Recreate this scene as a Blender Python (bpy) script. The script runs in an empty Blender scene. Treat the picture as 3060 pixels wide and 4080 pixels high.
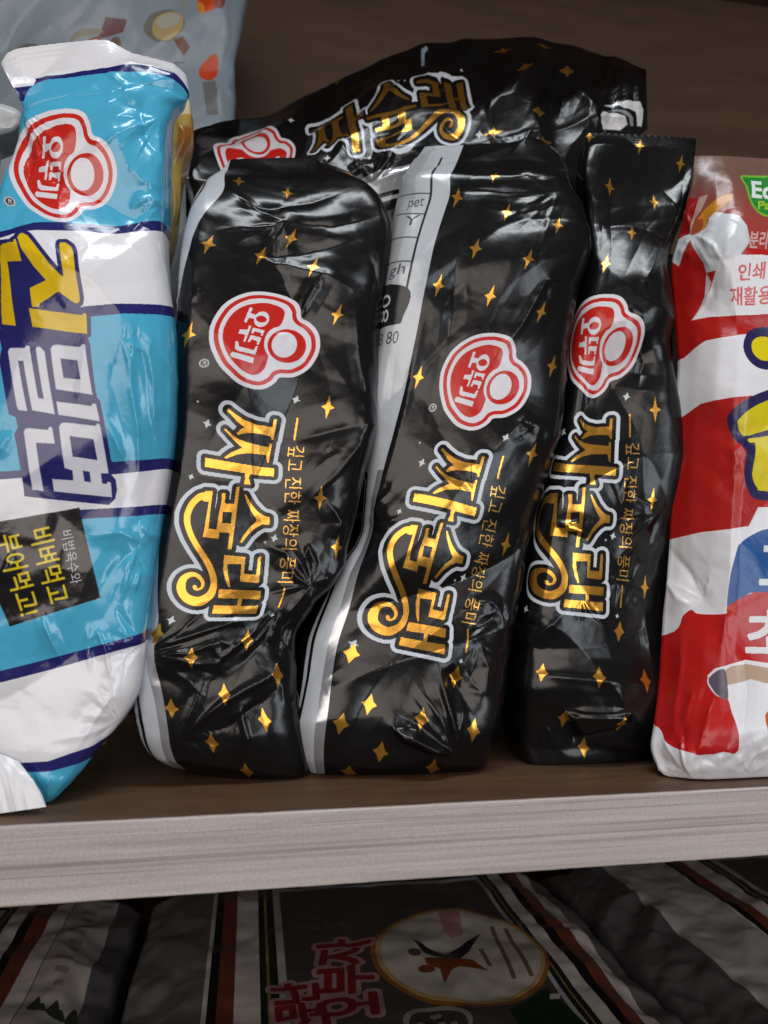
import bpy, math, numpy as np
from mathutils import Vector, Matrix

# ------------------------------------------------------------------ camera, world, lamps, exposure
scn = bpy.context.scene
COL = scn.collection
CAM_D = 0.3115                       # metres from the camera to the front edge of the shelf
CAM_P = np.array([0.0, -CAM_D, 0.3026 * CAM_D])
FPX = 3063.0                         # focal length of the phone, in pixels of the 3060 x 4080 picture
FWD = np.array([.1702, .9826, .0768]); FWD /= np.linalg.norm(FWD)
RGT = np.array([.9853, -.170, .0017]); RGT -= FWD * (RGT @ FWD); RGT /= np.linalg.norm(RGT)
UPV = np.cross(RGT, FWD)
cam = bpy.data.cameras.new('camera')
cam.sensor_fit = 'VERTICAL'; cam.sensor_height = 36.0; cam.sensor_width = 27.0
cam.lens = FPX / 4080 * 36.0
cam.clip_start = 0.01; cam.clip_end = 50
cam.dof.use_dof = True; cam.dof.focus_distance = 0.365; cam.dof.aperture_fstop = 10.0
camo = bpy.data.objects.new('camera', cam); COL.objects.link(camo)
camo.matrix_world = Matrix(((RGT[0], UPV[0], -FWD[0], CAM_P[0]), (RGT[1], UPV[1], -FWD[1], CAM_P[1]),
                            (RGT[2], UPV[2], -FWD[2], CAM_P[2]), (0, 0, 0, 1)))
scn.camera = camo

world = bpy.data.worlds.new('World'); scn.world = world; world.use_nodes = True
bgn = world.node_tree.nodes['Background']
bgn.inputs[0].default_value = (0.66, 0.57, 0.50, 1); bgn.inputs[1].default_value = 0.13

def lamp(name, loc, target, sx, sy, watts, col):
    l = bpy.data.lights.new(name, 'AREA'); l.shape = 'RECTANGLE'; l.size = sx; l.size_y = sy
    l.energy = watts; l.color = col
    o = bpy.data.objects.new(name, l); COL.objects.link(o); o.location = loc
    o.rotation_euler = (Vector(target) - Vector(loc)).to_track_quat('-Z', 'Y').to_euler()
    return o
# fluorescent ceiling panel over the aisle, the shop front to the right, and the lit aisle behind the camera
lamp('ceiling_lamp', (0.15, -0.48, 1.70), (0.1, 0.0, 0.12), 1.10, 0.26, 14, (0.90, 0.96, 1.0))
lamp('window_light', (0.80, -1.30, 0.22), (0.08, 0.05, 0.10), 0.34, 1.10, 6.0, (0.86, 0.93, 1.0))
lamp('aisle_light', (-0.45, -1.9, 0.66), (0.05, 0.0, 0.20), 1.7, 1.15, 19, (1.0, 0.90, 0.82))

scn.view_settings.view_transform = 'Standard'; scn.view_settings.look = 'None'
scn.view_settings.exposure = 0.0; scn.view_settings.gamma = 1.0
scn.render.engine = 'CYCLES'
scn.cycles.use_denoising = True
scn.cycles.max_bounces = 6; scn.cycles.glossy_bounces = 4; scn.cycles.diffuse_bounces = 3

# ------------------------------------------------------------------ photo geometry -> place
def ray(px, py):
    px = np.asarray(px, float); py = np.asarray(py, float)
    return FWD + RGT * ((px[..., None] - 1530) / FPX) - UPV * ((py[..., None] - 2040) / FPX)
def on_y(px, py, y):
    d = ray(px, py); t = (np.asarray(y, float) - CAM_P[1]) / d[..., 1]
    return CAM_P + d * t[..., None]
def on_z(px, py, z):
    d = ray(px, py); t = (z - CAM_P[2]) / d[..., 2]
    return CAM_P + d * t[..., None]
def proj(P):
    q = P - CAM_P
    f = q @ FWD
    return np.stack([1530 + FPX * (q @ RGT) / f, 2040 - FPX * (q @ UPV) / f], -1)

# ------------------------------------------------------------------ objects and names
def tag(o, label=None, cat=None, group=None, kind=None):
    if label: o['label'] = label
    if cat: o['category'] = cat
    if group: o['group'] = group
    if kind: o['kind'] = kind
    return o
def thing(name, loc, label, cat, group=None):
    o = bpy.data.objects.new(name, None); COL.objects.link(o); o.location = loc
    o.empty_display_size = 0.02
    return tag(o, label, cat, group)
def link_mesh(name, me, parent=None):
    o = bpy.data.objects.new(name, me); COL.objects.link(o)
    if parent is not None:
        o.parent = parent
        o.location = -parent.location if True else (0, 0, 0)
    return o
def mesh_from(name, V, F, mat, uv=None, normals=None):
    """V (n,3), F (m,4) quads or (m,3); uv per vertex; normals per vertex"""
    me = bpy.data.meshes.new(name)
    k = F.shape[1]
    me.vertices.add(len(V)); me.vertices.foreach_set('co', np.ascontiguousarray(V, np.float32).ravel())
    me.loops.add(F.size); me.loops.foreach_set('vertex_index', np.ascontiguousarray(F, np.int32).ravel())
    me.polygons.add(len(F))
    me.polygons.foreach_set('loop_start', np.arange(0, F.size, k, dtype=np.int32))
    me.polygons.foreach_set('loop_total', np.full(len(F), k, np.int32))
    me.polygons.foreach_set('use_smooth', np.ones(len(F), bool))
    me.update(calc_edges=True)
    if uv is not None:
        l = me.uv_layers.new(name='UVMap')
        l.data.foreach_set('uv', np.ascontiguousarray(uv[F.ravel()], np.float32).ravel())
    me.materials.append(mat)
    if normals is not None:
        me.normals_split_custom_set_from_vertices([tuple(n) for n in normals.tolist()])
    return me

# ------------------------------------------------------------------ flat print: polygons drawn into a picture in memory
def fill(H, W, polys):
    """even-odd filled mask of closed polygons (x, y in pixels)"""
    diff = np.zeros((H, W + 1), np.int32)
    for p in polys:
        p = np.asarray(p, float)
        q = np.roll(p, -1, 0)
        for (x1, y1), (x2, y2) in zip(p, q):
            if y1 == y2: continue
            if y1 > y2: x1, y1, x2, y2 = x2, y2, x1, y1
            r0 = max(0, int(math.ceil(y1 - .5))); r1 = min(H - 1, int(math.ceil(y2 - .5)) - 1)
            if r1 < r0: continue
            rows = np.arange(r0, r1 + 1)
            xc = x1 + (rows + .5 - y1) * (x2 - x1) / (y2 - y1)
            xi = np.clip(np.ceil(xc - .5), 0, W).astype(int)
            np.add.at(diff, (rows, xi), 1)
    return (np.cumsum(diff[:, :W], 1) & 1).astype(bool)
def dilate(m, r):
    H, W = m.shape
    R = int(math.ceil(r)) + 1
    yy, xx = np.mgrid[-R:R + 1, -R:R + 1]
    k = ((xx ** 2 + yy ** 2) <= r * r).astype(np.float32)
    s = (H + 2 * R, W + 2 * R)
    K = np.fft.rfft2(k, s); A = np.fft.rfft2(m.astype(np.float32), s)
    o = np.fft.irfft2(A * K, s)[R:R + H, R:R + W]
    return o > 0.5
def outside(m):
    """the part of the picture that the mask m leaves joined to the border"""
    o = np.zeros_like(m); o[0] = o[-1] = True; o[:, 0] = o[:, -1] = True; o &= ~m
    while True:
        n = o.copy(); n[1:] |= o[:-1]; n[:-1] |= o[1:]; n[:, 1:] |= o[:, :-1]; n[:, :-1] |= o[:, 1:]; n &= ~m
        if (n == o).all(): return o
        o = n
def erode(m, r):
    return ~dilate(~m, r)
def smooth_poly(p, n=6):
    p = np.asarray(p, float); out = []
    N = len(p)
    for i in range(N):
        p0, p1, p2, p3 = p[i - 1], p[i], p[(i + 1) % N], p[(i + 2) % N]
        for t in np.linspace(0, 1, n, endpoint=False):
            out.append(.5 * ((2 * p1) + (p2 - p0) * t + (2 * p0 - 5 * p1 + 4 * p2 - p3) * t * t + (3 * p1 - p0 - 3 * p2 + p3) * t ** 3))
    return np.array(out)
def stroke(pts, n=8):
    """closed outline of a brush stroke through (x, y, width) points"""
    p = np.asarray(pts, float); P = []
    for i in range(len(p) - 1):
        p0 = p[max(i - 1, 0)]; p1 = p[i]; p2 = p[i + 1]; p3 = p[min(i + 2, len(p) - 1)]
        for t in np.linspace(0, 1, n, endpoint=False):
            P.append(.5 * ((2 * p1) + (p2 - p0) * t + (2 * p0 - 5 * p1 + 4 * p2 - p3) * t * t + (3 * p1 - p0 - 3 * p2 + p3) * t ** 3))
    P.append(p[-1]); P = np.array(P)
    d = np.gradient(P[:, :2], axis=0); d /= np.linalg.norm(d, axis=1)[:, None] + 1e-9
    nrm = np.stack([-d[:, 1], d[:, 0]], 1) * P[:, 2:3] * .5
    quads = []
    a = P[:, :2] + nrm; b = P[:, :2] - nrm
    for i in range(len(P) - 1):
        quads.append(np.array([a[i], a[i + 1], b[i + 1], b[i]]))
    return quads
def ell(cx, cy, rx, ry, n=40, rot=0):
    t = np.linspace(0, 2 * math.pi, n, endpoint=False)
    x = rx * np.cos(t); y = ry * np.sin(t); c, s = math.cos(rot), math.sin(rot)
    return np.stack([cx + x * c - y * s, cy + x * s + y * c], 1)
def box(x0, y0, x1, y1): return [(x0, y0), (x1, y0), (x1, y1), (x0, y1)]
_glyphs = {}
def glyphs(body):
    """filled triangles of a line of text in Blender's own font, x right, y up"""
    if body not in _glyphs:
        cu = bpy.data.curves.new('lettering_outline', 'FONT'); cu.body = body; cu.resolution_u = 3
        o = bpy.data.objects.new('lettering_outline', cu); COL.objects.link(o)
        me = bpy.data.meshes.new_from_object(o.evaluated_get(bpy.context.evaluated_depsgraph_get()))
        co = np.array([v.co[:2] for v in me.vertices]); T = [co[list(p.vertices)] for p in me.polygons]
        bpy.data.objects.remove(o); bpy.data.curves.remove(cu); bpy.data.meshes.remove(me)
        al = np.concatenate(T); mn = al.min(0); mx = al.max(0)
        _glyphs[body] = ([t - mn for t in T], mx - mn)
    return _glyphs[body]
def text_polys(body, start, end, height, up):
    """text laid from start towards end (art pixels), stretched to fit; up = direction of the glyph tops"""
    T, sz = glyphs(body)
    s = np.asarray(start, float); d = (np.asarray(end, float) - s) / sz[0]
    u = np.asarray(up, float); u = u / np.linalg.norm(u) * height / sz[1]
    return [s + t[:, :1] * d + t[:, 1:] * u for t in T]
class Art:
    """a printed film: colour picture, foil mask and part numbers, drawn in a window of design pixels"""
    def __init__(s, x0, y0, x1, y1, scale, base):
        s.o = np.array([x0, y0], float); s.k = scale
        s.W = int((x1 - x0) * scale); s.H = int((y1 - y0) * scale)
        s.rgb = np.empty((s.H, s.W, 3), np.float32); s.rgb[:] = np.array(base) / 255
        s.foil = np.zeros((s.H, s.W), np.float32); s.part = np.zeros((s.H, s.W), np.uint8)
    def T(s, p): return (np.asarray(p, float) - s.o) * s.k
    def mask(s, polys): return fill(s.H, s.W, [s.T(p) for p in polys])
    def union(s, polys):
        m = np.zeros((s.H, s.W), bool)
        for p in polys: m |= s.mask([p])
        return m
    def paint(s, m, col, foil=0.0, part=None):
        if not isinstance(m, np.ndarray) or m.dtype != bool: m = s.mask(m)
        if col is not None: s.rgb[m] = np.array(col) / 255; s.foil[m] = foil
        if part is not None: s.part[m] = part
        return m
    def image(s, name):
        im = bpy.data.images.new(name, s.W, s.H, alpha=True)
        im.alpha_mode = 'CHANNEL_PACKED'
        px = np.empty((s.H, s.W, 4), np.float32)
        px[..., :3] = s.rgb; px[..., 3] = s.foil
        im.pixels.foreach_set(px[::-1].ravel()); im.update(); im.pack()
        return im
    def uv(s, art):
        q = s.T(art); return np.stack([q[:, 0] / s.W, 1 - q[:, 1] / s.H], 1)
    def part_at(s, art):
        q = s.T(art).astype(int)
        return s.part[np.clip(q[:, 1], 0, s.H - 1), np.clip(q[:, 0], 0, s.W - 1)]

# ------------------------------------------------------------------ numpy noise
def vnoise(x, y, seed):
    r = np.random.RandomState(seed).rand(64, 64)
    xi = np.floor(x).astype(int); yi = np.floor(y).astype(int); fx = x - xi; fy = y - yi
    fx = fx * fx * (3 - 2 * fx); fy = fy * fy * (3 - 2 * fy)
    g = lambda i, j: r[i % 64, j % 64]
    return ((g(xi, yi) * (1 - fx) + g(xi + 1, yi) * fx) * (1 - fy) + (g(xi, yi + 1) * (1 - fx) + g(xi + 1, yi + 1) * fx) * fy) * 2 - 1
def crumple(a, b, cell, seed):
    """film creases: flat facets that meet in sharp folds, in units of the cell (metres)"""
    rs = np.random.RandomState(seed)
    x = a / cell; y = b / cell
    wx = x + .55 * vnoise(x * .7, y * .7, seed + 1); wy = y + .55 * vnoise(x * .7 + 9, y * .7, seed + 2)
    h = np.zeros_like(x)
    for i in range(5):
        t = rs.rand() * math.pi; ph = rs.rand() * 6; k = .45 + .5 * rs.rand()
        s = (math.cos(t) * wx + math.sin(t) * wy) * k + ph
        tri = np.abs((s % 2) - 1)
        h += (tri - .5) * np.clip(vnoise(x * .5 + i * 7, y * .5, seed + 5 + i) * 1.6 + .3, 0, 1)
    return h * cell

# ------------------------------------------------------------------ materials
def nodes_of(name):
    m = bpy.data.materials.new(name); m.use_nodes = True
    nt = m.node_tree; return m, nt, nt.nodes['Principled BSDF']
def film_material(name, im, rough=.2, bump=.25, scale=260., spec=.5, foil_rough=.24):
    m, nt, p = nodes_of(name)
    t = nt.nodes.new('ShaderNodeTexImage'); t.image = im; t.interpolation = 'Linear'; t.extension = 'EXTEND'
    nt.links.new(t.outputs['Color'], p.inputs['Base Color'])
    mt = nt.nodes.new('ShaderNodeMath'); mt.operation = 'MULTIPLY'; mt.inputs[1].default_value = .88
    nt.links.new(t.outputs['Alpha'], mt.inputs[0]); nt.links.new(mt.outputs[0], p.inputs['Metallic'])
    tc = nt.nodes.new('ShaderNodeTexCoord')
    n1 = nt.nodes.new('ShaderNodeTexNoise'); n1.inputs['Scale'].default_value = scale; n1.inputs['Detail'].default_value = 3; n1.inputs['Roughness'].default_value = .5
    nt.links.new(tc.outputs['Object'], n1.inputs['Vector'])
    mr = nt.nodes.new('ShaderNodeMapRange'); mr.inputs[3].default_value = rough * .85; mr.inputs[4].default_value = rough * 1.2
    nt.links.new(n1.outputs['Fac'], mr.inputs[0])
    mx = nt.nodes.new('ShaderNodeMix'); mx.data_type = 'FLOAT'; mx.inputs[3].default_value = foil_rough
    nt.links.new(t.outputs['Alpha'], mx.inputs[0]); nt.links.new(mr.outputs[0], mx.inputs[2]); nt.links.new(mx.outputs[0], p.inputs['Roughness'])
    b = nt.nodes.new('ShaderNodeBump'); b.inputs['Strength'].default_value = bump; b.inputs['Distance'].default_value = .0008
    nt.links.new(n1.outputs['Fac'], b.inputs['Height']); nt.links.new(b.outputs[0], p.inputs['Normal'])
    p.inputs['Specular IOR Level'].default_value = spec
    return m
def board_material(name, c1, c2, rough, sx, sy, sz, bump=.15, streaks=0.0):
    """laminate or wood: grain stretched along x"""
    m, nt, p = nodes_of(name)
    tc = nt.nodes.new('ShaderNodeTexCoord'); mp = nt.nodes.new('ShaderNodeMapping'); mp.inputs['Scale'].default_value = (sx, sy, sz)
    n = nt.nodes.new('ShaderNodeTexNoise'); n.inputs['Scale'].default_value = 1; n.inputs['Detail'].default_value = 6; n.inputs['Roughness'].default_value = .62; n.inputs['Distortion'].default_value = .4
    nt.links.new(tc.outputs['Object'], mp.inputs[0]); nt.links.new(mp.outputs[0], n.inputs['Vector'])
    r = nt.nodes.new('ShaderNodeValToRGB'); r.color_ramp.elements[0].position = .28; r.color_ramp.elements[1].position = .68
    r.color_ramp.elements[0].color = (*c1, 1); r.color_ramp.elements[1].color = (*c2, 1)
    nt.links.new(n.outputs['Fac'], r.inputs[0])
    n2 = nt.nodes.new('ShaderNodeTexNoise'); n2.inputs['Scale'].default_value = 900; n2.inputs['Detail'].default_value = 2
    nt.links.new(tc.outputs['Object'], n2.inputs['Vector'])
    mx = nt.nodes.new('ShaderNodeMix'); mx.data_type = 'RGBA'; mx.blend_type = 'MULTIPLY'; mx.inputs[0].default_value = .35
    r2 = nt.nodes.new('ShaderNodeValToRGB'); r2.color_ramp.elements[0].color = (.5, .5, .5, 1); r2.color_ramp.elements[0].position = .3; r2.color_ramp.elements[1].position = .7
    nt.links.new(n2.outputs['Fac'], r2.inputs[0])
    nt.links.new(r.outputs[0], mx.inputs[6]); nt.links.new(r2.outputs[0], mx.inputs[7]); nt.links.new(mx.outputs[2], p.inputs['Base Color'])
    if streaks:
        m3 = nt.nodes.new('ShaderNodeMapping'); m3.inputs['Scale'].default_value = (sx * .35, sy * 2.2, sz * 2.2)
        n3 = nt.nodes.new('ShaderNodeTexNoise'); n3.inputs['Scale'].default_value = 1; n3.inputs['Detail'].default_value = 4; n3.inputs['Distortion'].default_value = .8
        nt.links.new(tc.outputs['Object'], m3.inputs[0]); nt.links.new(m3.outputs[0], n3.inputs['Vector'])
        r3 = nt.nodes.new('ShaderNodeValToRGB'); r3.color_ramp.elements[0].position = .32; r3.color_ramp.elements[1].position = .46
        r3.color_ramp.elements[0].color = (.60, .53, .50, 1)
        nt.links.new(n3.outputs['Fac'], r3.inputs[0])
        m4 = nt.nodes.new('ShaderNodeMix'); m4.data_type = 'RGBA'; m4.blend_type = 'MULTIPLY'; m4.inputs[0].default_value = streaks
        nt.links.new(mx.outputs[2], m4.inputs[6]); nt.links.new(r3.outputs[0], m4.inputs[7]); nt.links.new(m4.outputs[2], p.inputs['Base Color'])
    p.inputs['Roughness'].default_value = rough
    b = nt.nodes.new('ShaderNodeBump'); b.inputs['Strength'].default_value = bump; b.inputs['Distance'].default_value = .0005
    nt.links.new(n.outputs['Fac'], b.inputs['Height']); nt.links.new(b.outputs[0], p.inputs['Normal'])
    return m

# ------------------------------------------------------------------ packets: a closed film tube, its print and its creases
def hermite(t, k, v):
    """smooth curve through values v (n, ...) at increasing knots k"""
    v = np.asarray(v, float); n = len(k)
    m = np.zeros_like(v)
    sl = (v[1:] - v[:-1]) / (k[1:] - k[:-1]).reshape((-1,) + (1,) * (v.ndim - 1))
    m[0] = sl[0]; m[-1] = sl[-1]
    a, b = sl[:-1], sl[1:]
    with np.errstate(divide='ignore', invalid='ignore'):
        m[1:-1] = np.where(a * b > 0, 2 * a * b / (a + b), 0)       # never overshoots
    i = np.clip(np.searchsorted(k, t, side='right') - 1, 0, n - 2)
    h = (k[i + 1] - k[i]); s = (t - k[i]) / h
    sh = (-1,) + (1,) * (v.ndim - 1); s = s.reshape(sh); h = h.reshape(sh)
    return ((2 * s ** 3 - 3 * s ** 2 + 1) * v[i] + (s ** 3 - 2 * s ** 2 + s) * h * m[i]
            + (-2 * s ** 3 + 3 * s ** 2) * v[i + 1] + (s ** 3 - s ** 2) * h * m[i + 1])
def tps(src, dst, lam=1e-3):
    """thin-plate spline from points src (n,2) to dst (n,2)"""
    src = np.asarray(src, float); dst = np.asarray(dst, float); n = len(src)
    sc = np.ptp(src, 0).max(); mu = src.mean(0); S = (src - mu) / sc
    U = lambda r2: np.where(r2 > 1e-12, r2 * np.log(np.maximum(r2, 1e-12)), 0)
    K = U(((S[:, None] - S[None]) ** 2).sum(-1)) + lam * np.eye(n)
    P = np.concatenate([np.ones((n, 1)), S], 1)
    A = np.block([[K, P], [P.T, np.zeros((3, 3))]])
    w = np.linalg.solve(A, np.concatenate([dst, np.zeros((3, 2))]))
    def f(p):
        q = (np.asarray(p, float) - mu) / sc
        out = np.empty((len(q), 2))
        for c in range(0, len(q), 20000):
            x = q[c:c + 20000]
            out[c:c + 20000] = U(((x[:, None] - S[None]) ** 2).sum(-1)) @ w[:n] + np.concatenate([np.ones((len(x), 1)), x], 1) @ w[n:]
        return out
    return f
def seg_dist(P, line):
    """distance (in pixels) of points to a polyline and the signed side"""
    line = np.asarray(line, float); best = np.full(len(P), 1e9); side = np.zeros(len(P)); tt = np.zeros(len(P))
    L = np.concatenate([[0], np.cumsum(np.linalg.norm(np.diff(line, axis=0), axis=1))])
    for i in range(len(line) - 1):
        a, b = line[i], line[i + 1]; d = b - a; l2 = d @ d
        t = np.clip(((P - a) @ d) / l2, 0, 1); q = P - (a + t[:, None] * d); r = np.linalg.norm(q, axis=1)
        m = r < best
        best[m] = r[m]; side[m] = np.sign(d[0] * q[:, 1] - d[1] * q[:, 0])[m]; tt[m] = ((L[i] + t * (L[i + 1] - L[i])) / L[-1])[m]
    return best, side, tt
class Sheet: pass
def packet(rows, ncol=150, nrow=380, nback=36, n=4.0, prof=None, y_rows=True):
    """rows: (xl, yl, xr, yr, Y, dl, dr, T[, bow]) from top to bottom: silhouette in the picture, depth of the
    front, depth of the two sides behind it, thickness; bow = [(fraction, pixels)] lifts the row in the middle"""
    R = [tuple(r) + ((),) * (9 - len(r)) for r in rows]
    th = np.linspace(0, math.pi, 600); c, s = np.cos(th), np.sin(th)
    if prof is None:
        X = -np.sign(c) * np.abs(c) ** (2 / n); Dp = 1 - np.abs(s) ** (2 / n)
    else:
        pr = np.asarray(prof, float); X = np.linspace(-1, 1, 600); Dp = np.interp((X + 1) / 2, pr[:, 0], pr[:, 1])
        ker = np.hanning(25); ker /= ker.sum(); Dp = np.convolve(np.pad(Dp, 12, 'edge'), ker, 'valid')
    al = np.concatenate([[0], np.cumsum(np.hypot(np.diff(X) * .036, np.diff(Dp) * .016))]); al /= al[-1]
    u = np.linspace(0, 1, ncol); F = (np.interp(u, al, X) + 1) / 2; DP = np.interp(u, al, Dp)
    tb = np.linspace(0, math.pi, nback + 2)[1:-1]
    FB = (np.sign(np.cos(tb)) * np.abs(np.cos(tb)) ** (2 / 3.) + 1) / 2; SB = np.abs(np.sin(tb)) ** (2 / 3.)
    vals = []; bows = []
    for xl, yl, xr, yr, Y, dl, dr, T, bow in R:
        l = on_y(xl, yl, Y + dl); r = on_y(xr, yr, Y + dr)
        vals.append([l[0], l[2], r[0], r[2], Y, dl, dr, T])
        b = np.interp(F, [q[0] for q in bow], [q[1] for q in bow]) if len(bow) else np.zeros(ncol)
        bows.append(-b * (Y + CAM_D) / FPX)
    vals = np.array(vals); bows = np.array(bows)
    zc = .5 * (vals[:, 1] + vals[:, 3]) + bows[:, ncol // 2]
    xc = .5 * (vals[:, 0] + vals[:, 2])
    k = np.concatenate([[0], np.cumsum(np.maximum(np.sqrt(np.diff(zc) ** 2 + np.diff(xc) ** 2 + np.diff(vals[:, 4]) ** 2), 1e-4))])
    t = np.linspace(0, k[-1], nrow)
    v = hermite(t, k, vals); bw = hermite(t, k, bows)
    Lx, Lz, Rx, Rz, Y, dl, dr, T = [v[:, i:i + 1] for i in range(8)]
    dd = np.where(F < .5, dl, dr)
    front = np.stack([Lx + (Rx - Lx) * F, Y + DP * dd, Lz + (Rz - Lz) * F + bw], -1)
    db = dl + (dr - dl) * FB
    back = np.stack([Lx + (Rx - Lx) * FB, Y + db + np.maximum(T - db, .0005) * SB, Lz + (Rz - Lz) * FB + bw[:, [0]] * (1 - FB) + bw[:, [-1]] * FB], -1)
    G = np.concatenate([front, back], 1)                     # (nrow, nring, 3)
    S = Sheet(); S.G = G; S.ncol = ncol; S.nrow = nrow; S.nr = G.shape[1]
    mid = ncol // 2
    ds = np.linalg.norm(np.diff(G, axis=1), axis=2)
    a = np.concatenate([np.zeros((nrow, 1)), np.cumsum(ds, 1)], 1); a = a - a[:, mid:mid + 1]
    wrap_back(G, a, ncol)
    b = np.concatenate([[0], np.cumsum(np.linalg.norm(np.diff(G[:, mid], axis=0), axis=1))])
    S.a = a; S.b = np.repeat(b[:, None], S.nr, 1)
    S.px = proj(G.reshape(-1, 3)).reshape(nrow, S.nr, 2)
    S.N = grid_normals(G)
    S.disp = np.zeros((nrow, S.nr))
    S.vrow = np.repeat(np.linspace(0, 1, nrow)[:, None], S.nr, 1)
    return S
def wrap_back(G, a, ncol):
    """the second half of the back continues the print from the left edge, so the print's seam is at the back"""
    h = ncol + (G.shape[1] - ncol) // 2
    g = np.concatenate([G[:, h:], G[:, :1]], 1)
    d = np.linalg.norm(np.diff(g, axis=1), axis=2)
    a[:, h:] = a[:, :1] - np.cumsum(d[:, ::-1], 1)[:, ::-1]
def grid_normals(G):
    gp = np.concatenate([G[:, -1:], G, G[:, :1]], 1)
    du = gp[:, 2:] - gp[:, :-2]; dv = np.gradient(G, axis=0)
    N = np.cross(dv, du); N /= np.linalg.norm(N, axis=2, keepdims=True) + 1e-12
    m = N[:, :G.shape[1] // 2, 1].mean()
    return N if m < 0 else -N
def photo_to_ab(S, pts):
    """paper coordinates (a, b) of picture points on the front of a packet"""
    P = S.px[:, :S.ncol].reshape(-1, 2); ab = np.stack([S.a[:, :S.ncol].ravel(), S.b[:, :S.ncol].ravel()], 1)
    out = []
    for p in np.asarray(pts, float):
        d = ((P - p) ** 2).sum(1); i = np.argpartition(d, 6)[:6]; w = 1 / (d[i] + 1e-3)
        out.append((ab[i] * w[:, None]).sum(0) / w.sum())
    return np.array(out)
def crease(S, line, mm, width, kind='ridge', fade=True):
    """a fold in the film along a line of picture points: ridge, valley (negative mm) or step"""
    M = S.px[:, :S.ncol].reshape(-1, 2)
    width = width * 2.0 if kind == 'ridge' else width
    L = np.asarray(line, float)
    lo = L.min(0) - 3 * width; hi = L.max(0) + 3 * width
    sel = np.where(((M > lo) & (M < hi)).all(1))[0]
    if not len(sel): return
    d, s, t = seg_dist(M[sel], line)
    if kind == 'ridge': h = .55 * (np.sqrt(np.maximum(0, 1 - d / width) ** 2 + 4e-4) - .02) + .25 * np.maximum(0, 1 - d / (width * .3)) ** 1.5
    elif kind == 'soft': h = np.exp(-(d / width) ** 2)
    else:
        h = .5 * np.tanh(s * d / (width * .4)) * np.exp(-(d / (width * 2.2)) ** 2)
    if fade: h = h * np.clip(np.minimum(t, 1 - t) * 3 + .1, 0, 1)
    D = S.disp[:, :S.ncol].reshape(-1).copy(); D[sel] += h * mm * .001
    S.disp[:, :S.ncol] = D.reshape(S.nrow, S.ncol)
def pinch(S, at, a0, a1, n, length, mm, seed, width=14):
    """fine pleats that fan out from a gathered point, between two angles (degrees, 0 = right, 90 = down)"""
    rs = np.random.RandomState(seed)
    for i in range(n):
        t = math.radians(a0 + (a1 - a0) * (i + .5 * rs.rand()) / n); L = length * (.5 + .7 * rs.rand()); c = (rs.rand() - .5) * .5
        p0 = np.array(at, float); d = np.array([math.cos(t), math.sin(t)]); e = np.array([-d[1], d[0]])
        pts = [p0 + d * L * s + e * c * L * s * s for s in (.04, .3, .6, 1.0)]
        crease(S, pts, mm * (.5 + rs.rand()) * (1 if i % 2 == 0 else -.8), width * (.7 + .8 * rs.rand()))
def patch(S, poly, mm, soft=30):
    """a dent or swelling with an outline in picture points"""
    M = S.px[:, :S.ncol].reshape(-1, 2)
    d, s, t = seg_dist(M, list(poly) + [poly[0]])
    p = np.asarray(poly, float); q = np.roll(p, -1, 0); ins = np.zeros(len(M), bool)
    for (x1, y1), (x2, y2) in zip(p, q):
        c = (y1 > M[:, 1]) != (y2 > M[:, 1])
        with np.errstate(divide='ignore', invalid='ignore'):
            ins ^= c & (M[:, 0] < (x2 - x1) * (M[:, 1] - y1) / (y2 - y1 + 1e-12) + x1)
    h = np.where(ins, np.clip(d / soft, 0, 1), 0); h = h * h * (3 - 2 * h)
    S.disp[:, :S.ncol] += (h * mm * .001).reshape(S.nrow, S.ncol)
def ribs(S, hi, mm=.22, pitch=.0016, zig=.0011):
    """crimped end seal: fine ribs across the top rows and a zigzag cut edge"""
    m = np.clip((hi - S.vrow) / (hi * .15), 0, 1)
    S.disp += m * mm * .001 * np.sin(2 * math.pi * S.b / pitch)
    z = (np.abs((S.a[:1] / .0021) % 2 - 1) - .5) * zig
    k = max(2, int(S.nrow * hi * .35)); f = np.linspace(1, 0, k)[:, None]
    S.G[:k, :, 2] += z * f
def wrinkles(S, seed, amp=.5, cell=.02, fine=.12):
    h = crumple(S.a, S.b, cell, seed) * amp + crumple(S.a + 3, S.b, cell * .42, seed + 40) * fine + crumple(S.a + 5, S.b, cell * .17, seed + 80) * fine * .45
    edge = np.clip(np.minimum(S.vrow, 1 - S.vrow) * 25, 0, 1)
    j = np.arange(S.nr); e = np.clip(np.minimum(j, S.ncol - 1 - j) / (S.ncol * .16), .25, 1); e[S.ncol:] = .25
    S.disp += h * edge * e[None]
def finish(S, zmin=0.0006):
    V = S.G + S.N * S.disp[..., None]
    V[..., 2] = np.maximum(V[..., 2], zmin)
    S.V = V
    S.NN = grid_normals(V)
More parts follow.
